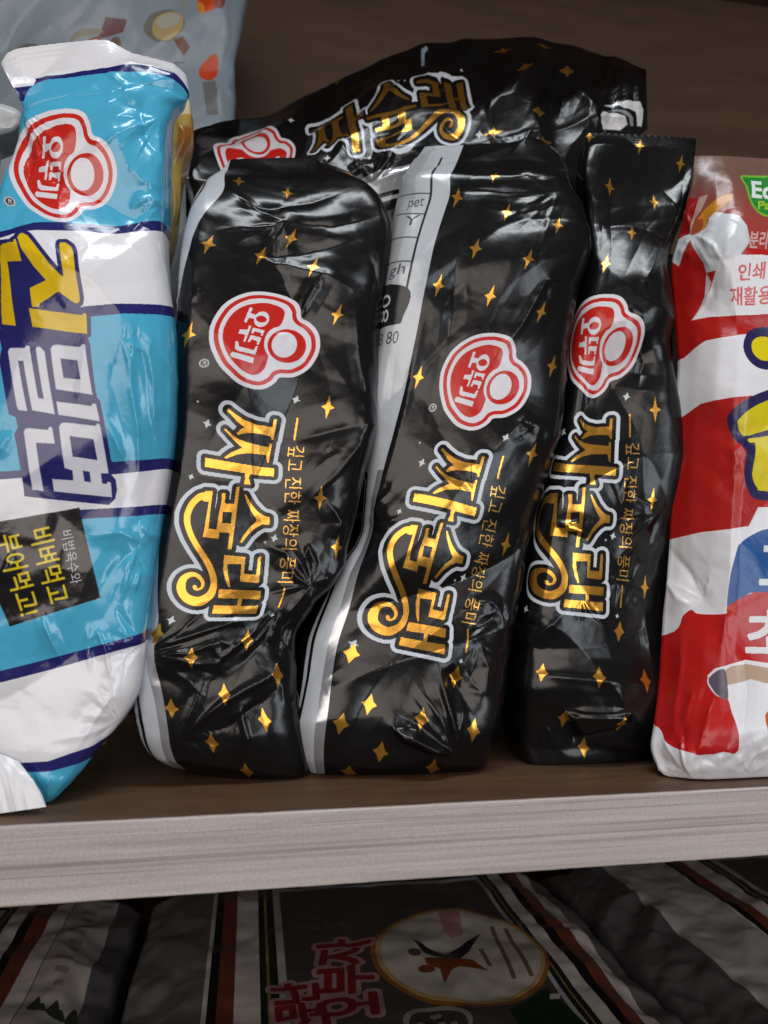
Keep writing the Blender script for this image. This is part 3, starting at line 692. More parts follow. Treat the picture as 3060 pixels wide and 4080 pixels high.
# rear packet lying on its side across the others; built upright along its own length
def rear_packet():
    rows = []
    # rows run from its left end to its right end; each row is (top x, y, bottom x, y)
    spec = [(735,560,745,1010,.130,.004),(780,515,770,1150,.126,.03),(900,478,850,1230,.122,.06),(1050,462,960,1210,.120,.075),(1200,392,1120,1160,.119,.08),(1290,352,1200,1130,.119,.08),(1380,302,1320,1100,.118,.08),(1460,264,1400,1080,.118,.08),(1530,226,1490,1060,.118,.08),(1620,196,1600,1030,.118,.08),(1700,168,1700,1000,.118,.08),
            (1790,166,1800,970,.118,.08),(1860,156,1880,950,.118,.08),(1980,158,1990,930,.118,.08),(2130,148,2140,890,.118,.08),(2215,170,2220,850,.120,.075),(2300,190,2300,800,.121,.06),(2380,214,2380,730,.122,.05),(2450,226,2460,640,.128,.02),(2520,262,2530,560,.131,.008),(2575,278,2580,512,.133,.004)]
    V = []
    ncol, nb = 170, 30
    ff = np.linspace(0, 1, ncol)
    # front: 0 bottom .. 1 top; the top third leans back
    lean = np.interp(ff, [0, .06, .5, .68, .8, 1], [.012, .002, .0, .010, .032, .075])
    sp = np.array(spec, float); k = np.arange(len(sp)).astype(float); t = np.linspace(0, len(sp) - 1, 420)
    v = hermite(t, k, sp)
    G = np.zeros((420, ncol + nb, 3)); s = np.linspace(0, math.pi, nb + 2)[1:-1]
    flat = np.clip(np.interp(np.arange(420), [0, 50, 350, 419], [.15, 1, 1, .1]), 0, 1)
    for i, (tx, ty, bx, by, Y, T) in enumerate(v):
        y = Y + lean * flat[i]
        bp = on_y(bx, by, y[0]); tp = on_y(tx, ty, y[-1])
        g = np.stack([bp[0] + (tp[0] - bp[0]) * ff, y, bp[2] + (tp[2] - bp[2]) * ff], 1)
        # keep the silhouette: heights follow the sight lines of evenly spread picture points
        q = on_y(bx + (tx - bx) * ff, by + (ty - by) * ff, y)
        g = q
        fb = (np.cos(s) + 1) / 2
        gb = bp + (tp - bp) * fb[:, None]; gb[:, 1] = np.maximum(gb[:, 1], bp[1] + (tp[1] - bp[1]) * fb) + T * np.sin(s) ** .7
        G[i, :ncol] = g; G[i, ncol:] = gb
    S = Sheet(); S.G = G; S.ncol = ncol; S.nrow = 420; S.nr = ncol + nb; mid = ncol // 2
    ds = np.linalg.norm(np.diff(G, axis=1), axis=2)
    a = np.concatenate([np.zeros((420, 1)), np.cumsum(ds, 1)], 1); S.a = a - a[:, mid:mid + 1]; wrap_back(G, S.a, ncol)
    b = np.concatenate([[0], np.cumsum(np.linalg.norm(np.diff(G[:, mid], axis=0), axis=1))]); S.b = np.repeat(b[:, None], S.nr, 1)
    S.px = proj(G.reshape(-1, 3)).reshape(420, S.nr, 2); S.N = grid_normals(G)
    S.disp = np.zeros((420, S.nr)); S.vrow = np.repeat(np.linspace(0, 1, 420)[:, None], S.nr, 1)
    corr = [((1242,596),ART7[0]),((1421,601),ART7[1]),((1388,425),ART7[2]),((1797,482),ART7[3]),((1546,362),ART7[5]),((1858,406),(2241,2406)),((1560,545),(2240,2040)),((1035,655),(2330,1375))]
    ab = photo_to_ab(S, [c[0] for c in corr]); dst = np.array([c[1] for c in corr], float)
    ab2 = photo_to_ab(S, [(1330,760),(1480,700),(1700,640)])
    A3 = np.linalg.lstsq(np.concatenate([ab, np.ones((len(ab), 1))], 1), dst, rcond=None)[0]
    pr = np.concatenate([ab2, np.ones((len(ab2), 1))], 1) @ A3; pr[:, 0] = PANEL_X
    f = tps(np.concatenate([ab, ab2]), np.concatenate([dst, pr]), 4e-3)
    wrinkles(S, 51, .24, .026, .04)
    for c in [([(1250,470),(1560,360),(1880,270)], 3.5, 36), ([(1410,640),(1440,690)], 2.5, 26), ([(1560,610),(1500,700),(1475,730)], 4.0, 34), ([(1440,640),(1475,730)], 3.5, 30), ([(1475,735),(1600,700),(1720,650)], 3, 30),
              ([(1960,330),(2060,240),(2160,170)], 3.5, 40), ([(2130,420),(2200,350),(2240,280)], -3.5, 44), ([(1880,300),(1950,420),(1960,560)], 2.6, 40), ([(2250,330),(2330,420),(2400,480)], 3.5, 40), ([(2330,290),(2430,330),(2540,300)], 3.5, 36),
              ([(1990,590),(2210,575)], 4.5, 36), ([(2060,640),(2130,615),(2190,640)], 3.0, 26), ([(1840,640),(1960,590),(2060,600)], 3, 40), ([(1900,160),(1870,215)], 4, 40), ([(1000,560),(1100,520),(1180,470)], 3, 40), ([(1560,250),(1700,220),(1860,200)], -4, 50)]:
        crease(S, *c)
    for q in [((1478,735),190,330,12,230,1.2,21,14),((2245,270),60,200,11,240,1.2,22,16),((2330,430),-60,60,9,200,1.4,23,15),((1880,280),60,150,7,200,.9,24),((1620,215),40,140,7,150,.8,25),((1700,170),0,90,7,200,.8,26),((2060,640),180,300,7,160,1.2,27)]: pinch(S, *q)
    for k in range(9): crease(S, [(2350 + 22 * k, 215 + 6 * k), (2365 + 22 * k, 360), (2370 + 21 * k, 520 - 5 * k)], -.5 if k % 2 else .4, 10)
    finish(S)
    st = star_spec(f, S, [(2090,285,1),(2255,300,1),(2150,440,1),(2005,205),(2165,185),(1840,440),(1300,250),(1250,760),(2160,575),(1975,680),(1970,520)])
    A = black_art(st, tagline=False, panel_end=2480)
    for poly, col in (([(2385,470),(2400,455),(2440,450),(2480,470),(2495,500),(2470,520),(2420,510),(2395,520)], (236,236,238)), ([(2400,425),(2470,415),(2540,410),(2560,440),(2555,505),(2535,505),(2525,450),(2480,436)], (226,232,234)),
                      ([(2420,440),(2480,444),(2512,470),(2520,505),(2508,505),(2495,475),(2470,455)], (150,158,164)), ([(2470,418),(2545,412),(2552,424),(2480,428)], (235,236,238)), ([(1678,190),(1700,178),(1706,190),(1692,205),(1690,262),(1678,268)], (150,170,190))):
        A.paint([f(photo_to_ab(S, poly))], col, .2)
    pos = f(np.stack([S.a.ravel(), S.b.ravel()], 1)).reshape(420, S.nr, 2)
    lowz = float(S.V[..., 2].min())
    root = thing('noodle_packet', (.1, .15, lowz), 'black noodle packet lying sideways behind the other black ones, lettering level', 'noodle packet', 'black noodle packets on the upper shelf')
    m = film_material('black_film', A.image('black_print'), rough=.24, bump=.07, scale=330)
    build_parts(S, root, A, pos, {0: m}, {1: 'logo', 2: 'lettering', 3: 'tagline', 4: 'info_panel', 5: 'end_seal'}, [(5, .955, 1.0)])
    return S
RS = rear_packet()

# ------------------------------------------------------------------ blue and white packet
BLUE = (74, 174, 212); NAVY = (34, 36, 104); WHITE = (228, 228, 234); YEL = (222, 186, 18)
def K(o, s): return lambda p: np.asarray(p, float) * s + np.array(o, float)
d6 = K((0, 920), 480 / 1659.); d7 = K((0, 1350), 480 / 1585.); d8 = K((0, 2000), 420 / 1659.)
def blue_art():
    A = Art(-420, 80, 820, 3360, .7, WHITE)
    A.paint([[(-420,420),(30,340),(80,285),(150,275),(300,270),(430,275),(560,295),(680,330),(745,375),(820,420),(820,930),(700,922),(150,925),(80,935),(0,965),(-420,1000)]], NAVY)
    A.paint([[(-420,470),(70,400),(85,315),(120,297),(300,292),(420,298),(560,325),(680,362),(720,390),(745,402),(820,440),(820,884),(655,884),(150,888),(90,905),(0,935),(-420,960)]], BLUE)
    A.paint([[(-420,1340),(0,1320),(340,1243),(560,1232),(700,1222),(820,1215),(820,1868),(660,1868),(440,1890),(150,1900),(0,1918),(-420,1950)]], NAVY)
    A.paint([[(-420,1385),(0,1362),(360,1283),(560,1272),(705,1262),(820,1258),(820,1826),(640,1828),(440,1842),(60,1880),(0,1885),(-420,1920)]], BLUE)
    A.paint([[(-420,2110),(0,2085),(320,2030),(650,2012),(820,2000),(820,2560),(600,2552),(585,2560),(300,2640),(0,2718),(-420,2800)]], NAVY)
    A.paint([[(-420,2150),(0,2125),(330,2066),(650,2050),(820,2040),(820,2520),(600,2545-35),(580,2555-35),(300,2600),(0,2672),(-420,2760)]], BLUE)
    A.paint([[(-420,3040),(85,3038),(230,3015),(380,2950),(480,2900),(820,2830),(820,3360),(-420,3360)]], NAVY)
    A.paint([[(-420,3100),(120,3070),(240,3050),(360,3002),(820,2900),(820,3360),(-420,3360)]], BLUE)
    # yellow and white lettering on a navy ground
    g = A.mask([d6([(240,200),(245,165),(265,155),(280,210),(320,460),(120,440),(235,1340),(50,1305),(25,380),(60,230),(90,208)])])
    g |= A.mask([d6([(290,130),(320,70),(360,60),(420,100),(560,320),(700,520),(880,710),(905,700),(870,480),(838,250),(850,205),(920,200),(1000,260),(1030,330),(1120,1000),(1110,1060),(1070,1080),(1000,1040),(820,905),(560,1060),(555,1100),(460,1100),(425,830),(650,740),(480,540),(330,300)])])
    g |= A.mask([d6([(415,1115),(560,1140),(1150,1230),(1170,1200),(1205,1215),(1225,1480),(460,1365)])])
    w = A.union([d7(p) for p in (
        [(680,170),(700,125),(760,110),(1080,155),(1110,120),(1150,130),(1250,775),(760,690)],
        [(760,845),(1220,915),(1245,880),(1290,890),(1325,1110),(785,1020)],
        [(125,190),(150,145),(340,150),(365,115),(405,130),(525,800),(595,810),(485,165),(500,135),(545,140),(605,200),(740,1015),(440,960),(325,320),(260,318),(380,970),(265,955),(245,900)],
        [(790,1180),(820,1130),(870,1120),(1260,1165),(1290,1135),(1325,1150),(1420,1770),(1325,1770),(1340,1900),(1390,1905),(1410,1875),(1450,1890),(1470,2080),(710,2010),(690,1850),(970,1865),(960,1740),(860,1710)],
        [(330,1240),(350,1200),(400,1190),(640,1215),(660,1175),(700,1180),(740,1400),(490,1385),(575,2010),(430,1995)])])
    holes = A.union([d7(p) for p in ([(820,295),(1050,330),(1095,575),(865,545)], [(935,1300),(1235,1335),(1280,1600),(970,1560)], [(1095,1740),(1180,1750),(1195,1885),(1115,1875)])])
    w &= ~holes
    ground = dilate(g, 17 * A.k)
    ground |= A.mask([d6([(120,440),(320,300),(650,740),(425,830),(460,1100),(560,1060),(820,905),(1100,1090),(1205,1215),(1225,1480),(1240,1700),(60,1700),(0,1400),(50,1305),(120,1200)])])
    ground |= A.mask([d7([(60,-40),(1170,20),(1215,130),(1300,800),(1340,850),(1450,1600),(1480,1640),(1480,1700),(1440,1770),(1510,1850),(1530,1980),(1510,2100),(1430,2180),(640,2110),(330,2080),(310,1900),(240,1400),(215,1270),(260,1180),(230,1050),(150,1010),(20,320),(30,230),(60,100)])])
    A.paint(ground | holes, NAVY, part=2)
    A.paint(g, YEL); A.paint(w, (214, 216, 226))
    A.paint(w & ~erode(w, 4 * A.k), (196, 198, 212))
    draw_logo(A, (204, 664), 1.05)
    # slanted black badge
    A.paint([d8([(-500,450),(-100,345),(1250,85),(1280,240),(1585,1525),(160,1960),(0,1500),(-80,1200)])], (24, 22, 26), part=3)
    yl = A.union(text_polys('비벼먹고', d8([(455,470)])[0], d8([(770,1625)])[0], 92, (.97, -.24)))
    yl |= A.union(text_polys('부어먹고!', d8([(-30,560)])[0], d8([(310,1810)])[0], 92, (.97, -.24)))
    A.paint(dilate(yl, 2.0 * A.k), (222, 196, 30))
    wl = A.union(text_polys('비법육수와', d8([(950,470)])[0], d8([(1120,1310)])[0], 48, (.97, -.22)))
    A.paint(dilate(wl, 1.0 * A.k), (196, 196, 198))
    return A
S = packet([(5,262,742,305,.058,.004,.004,.004,[(0,0),(.04,-40),(.09,-56),(.5,-110),(.57,-112),(.7,-64),(.93,-36),(1,0)]),
            (40,345,746,385,.054,.003,.003,.006,[(0,0),(.2,-60),(.5,-82),(.8,-40),(1,0)]),
            (92,440,744,410,.050,.006,.006,.02),(92,478,700,450,.046,.008,.010,.035),(60,620,668,590,.040,.012,.016,.06),(15,740,656,720,.036,.014,.018,.07),(-20,900,654,880,.034,.016,.02,.08),
            (-70,1150,680,1130,.031,.016,.02,.085),(-110,1400,706,1380,.029,.016,.02,.085),(-140,1700,702,1660,.028,.016,.02,.085),(-160,1950,676,1910,.027,.016,.02,.085),(-180,2200,640,2160,.026,.016,.02,.085),
            (-195,2430,606,2400,.025,.015,.018,.08),(-200,2600,586,2590,.025,.014,.016,.078),(-200,2740,560,2740,.024,.013,.015,.076),(-190,2860,488,2870,.024,.012,.013,.07),(-175,2960,396,2966,.024,.010,.010,.06),
            (-140,3050,310,3070,.025,.008,.008,.05),(-60,3140,248,3145,.025,.006,.006,.04),(60,3215,190,3207,.026,.003,.003,.03)],
           ncol=150, nrow=400, n=3.4)
f = ident(S)
wrinkles(S, 71, .15, .05, .085)
for c in [([(500,1255),(490,1370),(515,1460),(520,1560),(545,1700),(560,1900)], 2.6, 30), ([(560,1275),(590,1370),(580,1420),(598,1520),(610,1680),(645,1815)], 2.4, 26), ([(500,1380),(540,1400),(580,1410)], 1.5, 20),
          ([(570,2070),(590,2120),(640,2150)], 2.0, 26), ([(490,2400),(510,2270),(560,2180)], 2.6, 28), ([(540,2360),(570,2260)], 1.8, 22), ([(340,2560),(390,2520),(420,2600),(440,2700)], 2.4, 24), ([(170,2420),(180,2500),(240,2650)], 2.2, 24),
          ([(350,2140),(480,2120),(600,2170)], 1.8, 36), ([(0,2330),(40,2250),(60,2180)], 1.8, 28), ([(0,1830),(60,1720)], 2.0, 22), ([(330,2750),(440,2780),(390,2850),(290,3000)], 1.6, 30),
          ([(600,360),(560,460),(590,560),(640,640)], -4.0, 60), ([(430,310),(510,400),(500,420)], 2.0, 34), ([(440,620),(580,500)], 2.0, 40), ([(520,820),(590,790),(640,830)], 2.6, 26), ([(500,640),(560,720),(640,760)], 2.0, 40), ([(100,480),(110,600),(60,760)], -2.5, 40),
          ([(200,3060),(190,3200)], 2, 30), ([(480,560),(400,580),(350,560)], 1.6, 40), ([(620,1300),(660,1500),(672,1750)], 1.6, 40), ([(430,1700),(500,1850)], 1.2, 40), ([(420,1650),(490,1830)], 1.4, 30), ([(350,2480),(340,2600),(360,2680)], 1.6, 22)]:
    crease(S, *c)
for q in [((588,2560),120,230,8,220,1.0,41),((480,2872),120,260,8,240,1.0,42),((640,470),100,200,8,230,1.3,43),((100,450),20,100,8,260,1.2,44),((555,2180),60,160,6,200,1.0,45),((640,820),140,230,6,160,.9,46),((200,3190),220,310,6,200,.8,47),((520,1260),60,130,5,420,.9,48)]: pinch(S, *q)
ribs(S, .022, .15, .0016, .0002)
finish(S)
A = blue_art(); im = A.image('blue_print')
root = thing('noodle_packet', (-.09, .05, 0), 'blue and white banded noodle packet with yellow and white lettering', 'noodle packet')
mb = film_material('blue_film', im, rough=.17, bump=.14, scale=240, spec=.6)
pos = f(np.stack([S.a.ravel(), S.b.ravel()], 1)).reshape(S.nrow, S.nr, 2)
build_parts(S, root, A, pos, {0: mb}, {1: 'logo', 2: 'lettering', 3: 'badge', 5: 'end_seal'}, [(5, 0, .022)])
# its folded bottom seal: a pleated white flap in front of the lower corner
F = packet([(-190,2930,75,3035,.0200,.001,.001,.0016),(-190,3040,118,3090,.0165,.001,.001,.0016),(-185,3140,160,3150,.0140,.001,.001,.0016),(-170,3262,186,3212,.0125,.001,.001,.0016)], ncol=120, nrow=70, nback=20, n=8)
for k in range(14):
    x = -170 + k * 25 + (k * 37 % 13)
    crease(F, [(x - 60, 2920), (x + 20, 3100), (x + 60, 3260)], (.35 + (k * 7 % 5) * .13) * (1 if k % 2 else -1), 20, 'ridge', False)
finish(F)
fb = ident(F, (5, 4)); A2 = Art(-300, 2800, 300, 3400, .5, WHITE)
pos = fb(np.stack([F.a.ravel(), F.b.ravel()], 1)).reshape(F.nrow, F.nr, 2)
build_parts(F, root, A2, pos, {0: film_material('white_film', A2.image('white_print'), rough=.25, bump=.1, scale=240)}, {}, (), main='bottom_seal')

# ------------------------------------------------------------------ red and white packet at the right
r1 = K((2600, 640), 460 / 1454.); r2 = K((2600, 1300), 460 / 1131.); r3 = K((2600, 2100), 460 / 925.)
def red_art():
    A = Art(2400, 540, 3420, 3240, .7, (178, 28, 24))
    # top: clear film over brown, reddening downwards
    yy = (np.arange(A.H) / A.k + 540)[:, None]; t = np.clip((yy - 700) / 260, 0, 1)[..., None]
    top = np.array([112, 82, 74]) * (1 - t) + np.array([168, 60, 52]) * t
    band = A.mask([box(2400, 540, 3420, 1010)]); A.rgb[band] = (np.broadcast_to(top, A.rgb.shape) / 255)[band]
    A.paint([r1([(430,430),(560,470),(480,930),(300,990),(330,700)])], (150, 22, 22))
    A.paint([r1([(570,460),(670,450),(600,640),(540,720),(510,900),(470,930),(500,740)])], (176, 150, 140))
    A.paint([smooth_poly(r1([(640,640),(760,545),(850,500),(940,490),(930,580),(880,620),(780,700),(700,770),(690,850),(600,930),(520,950),(500,890),(560,760)]))], (196, 130, 36))
    A.paint([smooth_poly(r1([(520,800),(620,740),(650,840),(590,930),(520,940)]))], (160, 76, 40))
    # green leaf badge
    bd = A.mask([smooth_poly([(2935,713),(3010,706),(3120,706),(3175,712),(3170,770),(3130,840),(3060,876),(3000,860),(2965,810),(2948,760)], 4)])
    A.paint(bd, (118, 180, 48), part=3); A.paint(erode(bd, 9 * A.k), (38, 130, 52))
    A.paint(dilate(A.union(text_polys('Eco', (2976, 796), (3112, 800), 64, (.06, -1))), 4 * A.k), (218, 226, 226))
    A.paint(dilate(A.union(text_polys('Package', (3002, 856), (3180, 850), 46, (.06, -1))), 2.5 * A.k), (160, 190, 40))
    # white twist of film and the printed white panel
    A.paint([r1([(100,1180),(200,1040),(330,960),(470,920),(520,950),(600,940),(690,870),(720,760),(780,705),(830,705),(1030,770),(1130,890),(1200,1080),(1100,1250),(900,1270),(880,1320),(850,1420),(720,1440),(700,1330),(560,1130),(510,1020),(430,1180),(340,1330),(230,1250)])], (206, 212, 218))
    A.paint([r1([(900,1270),(1100,1250),(1330,1235),(2500,1180),(2500,1880),(1440,1900),(700,1960),(490,2010),(640,1790),(760,1560),(850,1400)])], WHITE, part=4)
    A.paint([r1([(760,1540),(720,1440),(700,1500),(660,1700),(500,2005),(640,1800)])], (196, 190, 196))
    for body, p, q, h in (('인쇄 및', (1090, 1535), (1640, 1470), 58), ('재활용이', (985, 1820), (1700, 1760), 66)):
        A.paint(dilate(A.union(text_polys(body, r1([p])[0], r1([q])[0], h, (-.02, -1))), 2 * A.k), (206, 92, 92))
    for body, p, q, h in (('분리배출', (1180, 1170), (1700, 1120), 70),):
        A.paint(dilate(A.union(text_polys(body, r1([p])[0], r1([q])[0], h, (.05, -1))), 2 * A.k), (206, 168, 170))
    # white band, yellow lettering with navy edge
    A.paint([r2([(-200,470),(300,300),(530,140),(980,45),(2000,-120),(2000,500),(1060,680),(500,770),(250,910),(-200,1100)])], WHITE)
    yl = A.mask([r2(ell(1120, 195, 135, 130))])
    yl |= A.mask([smooth_poly(r2([(830,950),(860,900),(950,820),(1120,730),(1500,600),(1600,800),(1400,950),(1130,1010),(950,1065),(870,1050)]))])
    yl |= A.mask([smooth_poly(r2([(960,1090),(1130,1065),(1700,950),(1800,1600),(1140,1600),(1060,1570),(1010,1490),(1000,1400),(1030,1150),(970,1130)]), 5)])
    A.paint(dilate(yl, 38 * A.k), (40, 36, 84), part=2); A.paint(yl, (222, 204, 22))
    # lower white, blue and red badges, bottom white
    A.paint([r2([(-400,2200),(270,2060),(480,2010),(980,1950),(1075,1760),(1700,1760),(1700,5000),(-400,5000)])], WHITE)
    A.paint([smooth_poly(r3([(605,630),(680,200),(730,120),(860,40),(1000,0),(1500,-60),(1500,560),(900,520),(760,550)]), 5)], (28, 82, 148), part=5)
    A.paint(dilate(A.union(text_polys('고', r3([(885,455)])[0], r3([(1250,450)])[0], 150, (.02, -1))), 7 * A.k), (220, 226, 228))
    A.paint([smooth_poly(r3([(-200,1000),(180,840),(250,720),(300,670),(330,662),(380,690),(590,688),(605,640),(680,590),(800,535),(930,520),(1600,560),(1600,1120),(930,1110),(740,1080),(620,1105),(500,1140),(450,1190),(440,1260),(500,1350),(560,1375),(580,1500),(620,1780),(520,1785),(390,1830),(330,1825),(200,1800),(110,1740),(40,1640),(-200,1500)]), 4)], (186, 26, 26), part=6)
    A.paint([r3([(440,1190),(500,1130),(620,1090),(740,1062),(930,1090),(1600,1100),(1600,1130),(930,1128),(740,1092),(620,1120),(500,1170),(450,1210)])], WHITE)
    A.paint([r3([(620,1110),(740,1095),(930,1130),(1600,1130),(1600,1250),(880,1250),(760,1215),(570,1260),(565,1140)])], (186, 160, 140))
    A.paint([smooth_poly(r3([(450,1210),(560,1130),(570,1260),(560,1370),(520,1360),(470,1290)]), 3)], (92, 84, 100))
    A.paint([smooth_poly(r3([(835,1560),(850,1490),(930,1450),(1200,1400),(1300,1600),(1100,1720),(930,1700),(860,1650)]))], (196, 92, 36))
    A.paint(dilate(A.union(text_polys('초', r3([(765,1000)])[0], r3([(1150,1010)])[0], 165, (.02, -1))), 7 * A.k), (226, 226, 230))
    return A
S = packet([(2768,622,3290,655,.062,.002,.002,0.004),(2762,700,3300,720,.056,.006,.006,0.012),(2745,800,3310,810,.050,.014,.01,0.020),(2712,930,3315,930,.044,.022,.012,0.028),(2676,1080,3320,1080,.038,.028,.014,0.034),
            (2690,1250,3322,1250,.033,.030,.016,0.036),(2706,1420,3322,1420,.029,.030,.016,0.036),(2692,1650,3320,1650,.025,.030,.016,0.036),(2684,1900,3318,1900,.022,.030,.016,0.036),(2668,2150,3316,2150,.020,.030,.016,0.036),
            (2650,2350,3314,2350,.018,.030,.016,0.036),(2640,2550,3312,2550,.016,.028,.016,0.034),(2625,2750,3308,2750,.014,.026,.016,0.032),(2612,2900,3300,2900,.012,.022,.014,0.028),(2608,3010,3290,3010,.012,.016,.012,0.022),
            (2640,3080,3280,3060,.0135,.010,.010,0.016),(2720,3122,3250,3085,.0150,.004,.004,0.010)],
           ncol=150, nrow=380, prof=[(0,1),(.05,.62),(.12,.28),(.19,.05),(.25,0),(.6,-.05),(.9,.05),(.96,.3),(1,1)])
f = ident(S)
wrinkles(S, 91, .12, .05, .07)
for c in [([(2760,935),(2850,1000),(2900,1080)], 2.4, 30), ([(2765,940),(2740,860),(2780,790)], 2.4, 30), ([(2760,940),(2700,1040)], 2.2, 34), ([(2770,960),(2830,1060),(2830,1100)], 2.2, 30), ([(2935,900),(2905,980),(2880,1150)], 1.6, 30),
          ([(2850,1080),(2830,1180),(2760,1270)], -3.0, 40), ([(2720,2500),(2725,2640),(2700,2820),(2690,2940)], 2.2, 30), ([(2780,2720),(2750,2850),(2730,2900)], 1.8, 18), ([(2850,2780),(2820,2900),(2785,3000)], 2.4, 20), ([(2870,2560),(2890,2470),(2870,2600)], 1.8, 24),
          ([(2660,2180),(2740,2290),(2790,2380),(2830,2350)], -3.0, 44), ([(2640,2300),(2700,2380),(2760,2420)], 2.4, 40), ([(2960,3080),(2990,3000),(3060,2960)], 2.6, 34), ([(2720,2960),(2730,3040),(2760,3100)], 2.2, 24), ([(2990,2960),(3010,3060)], -2, 30),
          ([(2960,2620),(2960,2760),(2930,2900)], 1.6, 24), ([(2860,1900),(2950,1840),(3000,1960)], 1.5, 60), ([(2980,1750),(2900,1830)], 1.4, 50)]:
    crease(S, *c)
patch(S, [(2800,960),(2830,880),(2900,880),(2960,930),(2975,990),(2940,1035),(2880,1050),(2830,1040)], .5, 14)
for q in [((2765,940),-50,70,6,130,.7,31),((2765,945),90,200,6,130,1.0,32),((2985,3085),200,330,9,150,1.3,33),((2730,3070),190,350,9,160,1.4,34),((2860,3060),200,340,7,120,1.2,35),((2790,2380),150,280,6,130,.9,36)]: pinch(S, *q)
finish(S)
A = red_art()
root = thing('noodle_packet', (.23, .06, 0), 'red and white noodle packet with a green leaf badge and yellow lettering', 'noodle packet')
mr = film_material('red_film', A.image('red_print'), rough=.26, bump=.14, scale=240, spec=.45)
pos = f(np.stack([S.a.ravel(), S.b.ravel()], 1)).reshape(S.nrow, S.nr, 2)
build_parts(S, root, A, pos, {0: mr}, {2: 'lettering', 3: 'leaf_badge', 4: 'info_panel', 5: 'blue_badge', 6: 'red_badge', 7: 'end_seal'}, [(7, 0, .03)])

# ------------------------------------------------------------------ things in the back row
def plain_packet(name, rows, art_box, paint, label, cat, seed, creases=(), rough=.3, amp=.3, n=3.2, group=None, cell=.03, seal=()):
    S = packet(rows, ncol=110, nrow=220, nback=24, n=n)
    f = ident(S, (5, 6)); wrinkles(S, seed, amp, cell, .05)
    for c in creases: crease(S, *c)
    finish(S)
    A = Art(*art_box, .5, (128, 128, 128)); paint(A)
    b = S.V[-1].mean(0)
    root = thing(name, (float(b[0]), float(b[1]), float(max(0, S.V[..., 2].min()))), label, cat, group)
    pos = f(np.stack([S.a.ravel(), S.b.ravel()], 1)).reshape(S.nrow, S.nr, 2)
    build_parts(S, root, A, pos, {0: film_material(name + '_film', A.image(name + '_print'), rough=rough, bump=.15, scale=200)}, {1: 'printed_jar', 5: 'end_seal'}, seal)
def pouch_paint(A):
    A.paint([box(-400, -300, 1200, 1200)], (142, 157, 170))
    A.paint([smooth_poly([(570,120),(600,60),(670,45),(720,90),(730,140),(690,180),(620,175)])], (120, 122, 112), part=1)
    A.paint([ell(665, 118, 62, 62)], (186, 168, 120), part=1); A.paint([ell(668, 100, 46, 34)], (178, 184, 176), part=1)
    A.paint([[(708,10),(735,5),(738,60),(715,66)]], (148, 156, 160)); A.paint([[(690,180),(725,172),(755,205),(730,228)]], (120, 82, 66))
    A.paint([smooth_poly([(785,0),(810,-20),(830,40),(850,80),(820,95),(790,98),(778,60)])], (206, 74, 34)); A.paint([smooth_poly([(778,40),(800,60),(806,96),(784,92)])], (222, 140, 44))
    A.paint([smooth_poly([(840,60),(870,40),(866,0),(880,-10),(878,70),(850,84)])], (140, 70, 60))
    A.paint([smooth_poly([(788,280),(810,250),(850,225),(866,250),(860,300),(835,326),(800,312)])], (206, 72, 34))
    A.paint([[(420,78),(506,92),(490,134),(420,146),(390,146)]], (104, 54, 68)); A.paint([[(350,150),(400,140),(400,165),(340,178)]], (150, 96, 78))
    A.paint([smooth_poly([(270,160),(300,125),(370,115),(410,125),(380,135),(310,145)])], (134, 132, 118)); A.paint([smooth_poly([(440,160),(470,150),(490,200),(460,200)])], (120, 104, 88))
    A.paint([smooth_poly([(20,210),(60,185),(130,176),(150,196),(90,200)])], (112, 116, 120)); A.paint([[(800,330),(850,330),(860,480),(815,480)]], (112, 118, 120)); A.paint([[(680,244),(735,246),(735,252),(680,250)]], (110, 116, 120))
plain_packet('snack_pouch', [(-260,-260,990,-250,.225,.004,.004,.006),(-260,-180,985,-160,.222,.008,.010,.03),(-265,-40,980,-20,.218,.010,.014,.05),(-268,120,958,120,.216,.010,.014,.055),(-270,280,935,290,.215,.010,.014,.06),(-272,480,930,470,.215,.010,.014,.06),(-275,900,925,900,.215,.010,.014,.06),(-280,1500,915,1500,.215,.010,.014,.06),(-290,2200,900,2200,.215,.010,.014,.06),(-300,2735,880,2735,.216,.008,.008,.05)],
             (-400, -300, 1200, 2900), pouch_paint, 'pale grey pouch printed with a jar and orange food, standing at the back left', 'pouch', 101,
             [([(880,0),(900,150),(870,280)], 4, 40), ([(930,260),(900,360),(940,430)], 3.5, 34), ([(860,330),(880,470)], 3, 30), ([(300,0),(420,300)], 2, 80)], rough=.36, amp=.3)
def amber_paint(A):
    A.paint([box(400, 200, 1000, 3300)], (176, 146, 74)); A.paint([[(690,400),(760,380),(760,470),(690,500)]], (198, 188, 150)); A.paint([[(700,560),(740,540),(735,640),(695,660)]], (168, 104, 48))
plain_packet('noodle_bag', [(480,392,752,386,.100,.002,.002,.004),(470,440,758,430,.096,.004,.006,.012),(450,560,756,540,.090,.008,.008,.03),(440,680,724,660,.087,.010,.008,.04),(430,850,714,830,.086,.010,.008,.04),(430,1000,700,985,.086,.008,.008,.035),(425,1085,680,1080,.087,.006,.006,.025),(400,1300,600,1300,.087,.006,.006,.025),(330,2000,520,2000,.087,.006,.006,.025),(260,2960,430,2960,.087,.006,.006,.02)],
             (400, 200, 1000, 3300), amber_paint, 'narrow amber cellophane bag squeezed behind the blue and white packet', 'bag', 113, [([(700,480),(720,560),(700,640)], 3, 24), ([(690,700),(700,900)], 2, 24)], rough=.22, amp=.3)
def white_paint(A): A.paint([box(-500, 200, 300, 3300)], (196, 200, 206))
